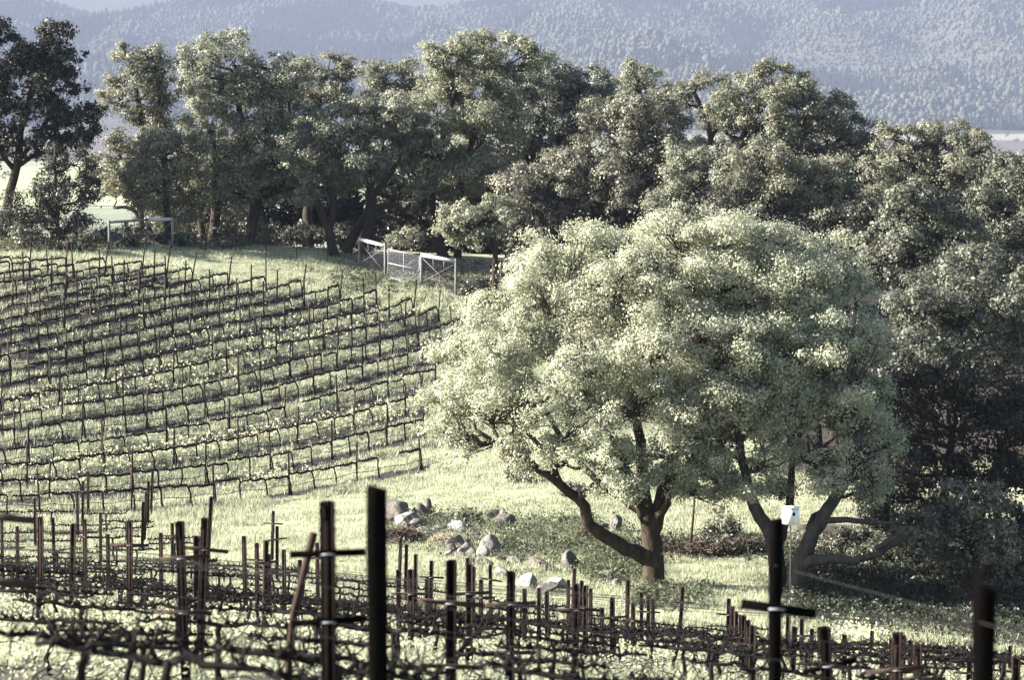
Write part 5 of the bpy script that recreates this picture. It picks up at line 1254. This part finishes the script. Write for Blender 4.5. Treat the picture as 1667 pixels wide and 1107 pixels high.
# prunings lying between the near rows
pn = MB()
x, y = scatter(15, 78, 3.4, r); k = (px_of(x, y, ground_z(x, y))[0] < near_limit(y) + 10) & (row_dist(x, y) < 1.3); x, y = x[k], y[k]; z = ground_z(x, y)
for X_, Y_, Z_ in zip(x, y, z):
    L_ = r.uniform(.12, .5); d = r.normal(0, 1, 3) * (1, 1, .35); d *= L_ / np.linalg.norm(d); k2 = r.normal(0, .04, 3); c_ = np.array([X_, Y_, Z_ + .04 + abs(d[2]) * .5 + r.uniform(0, .12)])
    pn.tube([c_ - d / 2, c_ + k2, c_ + d / 2], [.009, .008, .005], 3, cap=False)
o = pn.build('vine_prunings', M['vine_near']); o['label'] = 'dark cut canes strewn between the near vine rows'; o['kind'] = 'stuff'
# pale leafy ground cover between the near rows
wb = MB()
def weeds(px0, py0, sx, sy, n, size=.05, hgt=.3, lo=60, hi=160):
    px = px0 + r.uniform(-1, 1, n) * sx; py = py0 + r.normal(0, .5, n) * sy
    a, b_ = ray(px, py); ys = np.linspace(lo, hi, 300); X = a[:, None] * ys; Y = np.broadcast_to(ys, X.shape)
    d = b_[:, None] * ys - ground_z(X, Y); k = np.argmax(d < 0, 1); ok = d.min(1) < 0
    y = ys[k][ok]; x = a[ok] * y; per = 14
    hh = hgt * r.uniform(.4, 1.3, len(x))
    c = np.stack([np.repeat(x, per) + r.normal(0, .12, len(x) * per), np.repeat(y, per) + r.normal(0, .12, len(x) * per), np.zeros(len(x) * per)], 1)
    c[:, 2] = ground_z(c[:, 0], c[:, 1]) + np.repeat(hh, per) * r.uniform(.1, 1, len(c))
    nr = r.standard_normal(c.shape) * .7 + [0, 0, .8]; nr /= np.linalg.norm(nr, axis=1, keepdims=True)
    V, Q = diamonds(c, nr, size, r, .6); wb.add(V, Q)
weeds(300, 1030, 340, 70, 1700, .028, .34, 17, 72); weeds(850, 1050, 300, 50, 1700, .028, .3, 17, 74); weeds(1400, 1085, 270, 40, 900, .026, .28, 15, 74)
o = wb.build('leafy_ground_cover', M['grass_seed']); o['label'] = 'pale leafy ground cover between the near vine rows'; o['kind'] = 'stuff'
# broad-leaved weeds in the hollow, under the oaks and along the crest
wb = MB()
def weeds(px0, py0, sx, sy, n, size=.05, hgt=.3, lo=60, hi=160):
    px = px0 + r.uniform(-1, 1, n) * sx; py = py0 + r.normal(0, .5, n) * sy
    a, b_ = ray(px, py); ys = np.linspace(lo, hi, 300); X = a[:, None] * ys; Y = np.broadcast_to(ys, X.shape)
    d = b_[:, None] * ys - ground_z(X, Y); k = np.argmax(d < 0, 1); ok = d.min(1) < 0
    y = ys[k][ok]; x = a[ok] * y; per = 14
    hh = hgt * r.uniform(.4, 1.3, len(x))
    c = np.stack([np.repeat(x, per) + r.normal(0, .12, len(x) * per), np.repeat(y, per) + r.normal(0, .12, len(x) * per), np.zeros(len(x) * per)], 1)
    c[:, 2] = ground_z(c[:, 0], c[:, 1]) + np.repeat(hh, per) * r.uniform(.1, 1, len(c))
    nr = r.standard_normal(c.shape) * .7 + [0, 0, .8]; nr /= np.linalg.norm(nr, axis=1, keepdims=True)
    V, Q = diamonds(c, nr, size, r, .6); wb.add(V, Q)
weeds(920, 890, 110, 40, 900, .04, .3, 78, 110); weeds(1010, 930, 60, 30, 400, .04, .3, 78, 100); weeds(730, 872, 110, 30, 260, .04, .3, 80, 112); weeds(860, 860, 120, 20, 260, .04, .35, 80, 112)
weeds(380, 394, 250, 12, 900, .06, .35, 135, 165); weeds(660, 455, 120, 30, 500, .05, .2, 125, 160); weeds(80, 402, 110, 10, 300, .06, .4, 130, 165); weeds(1090, 975, 60, 20, 300, .045, .25, 70, 100)
weeds(980, 490, 200, 60, 400, .07, .4, 125, 165); weeds(720, 850, 60, 14, 160, .045, .35, 85, 112)
o = wb.build('weeds', M['weed']); o['label'] = 'broad-leaved weeds in the hollow and along the crest'; o['kind'] = 'stuff'

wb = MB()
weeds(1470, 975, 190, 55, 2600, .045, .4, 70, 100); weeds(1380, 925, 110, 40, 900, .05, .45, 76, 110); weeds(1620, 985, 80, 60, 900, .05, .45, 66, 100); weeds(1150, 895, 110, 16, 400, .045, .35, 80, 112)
o = wb.build('undergrowth', M['under']); o['label'] = 'leafy undergrowth with shade darkened into its colour, in the hollow below the second oak'; o['kind'] = 'stuff'

# ------------------------------------------------------------------ the air of the valley
hz_ = MB(); hz_.box((0, 6000, 214), (12600, 12300, 612))
m, n, l, out = mat('haze_air')
pv = n.new("ShaderNodeVolumePrincipled"); pv.inputs['Color'].default_value = (.190, .220, .308, 1)
pv.inputs['Density'].default_value = 1.5e-4; pv.inputs['Anisotropy'].default_value = .0
l.new(pv.outputs[0], out.inputs['Volume'])
hzo = hz_.build('haze', m); hzo['kind'] = 'stuff'; hzo['label'] = 'pale blue haze filling the valley air'
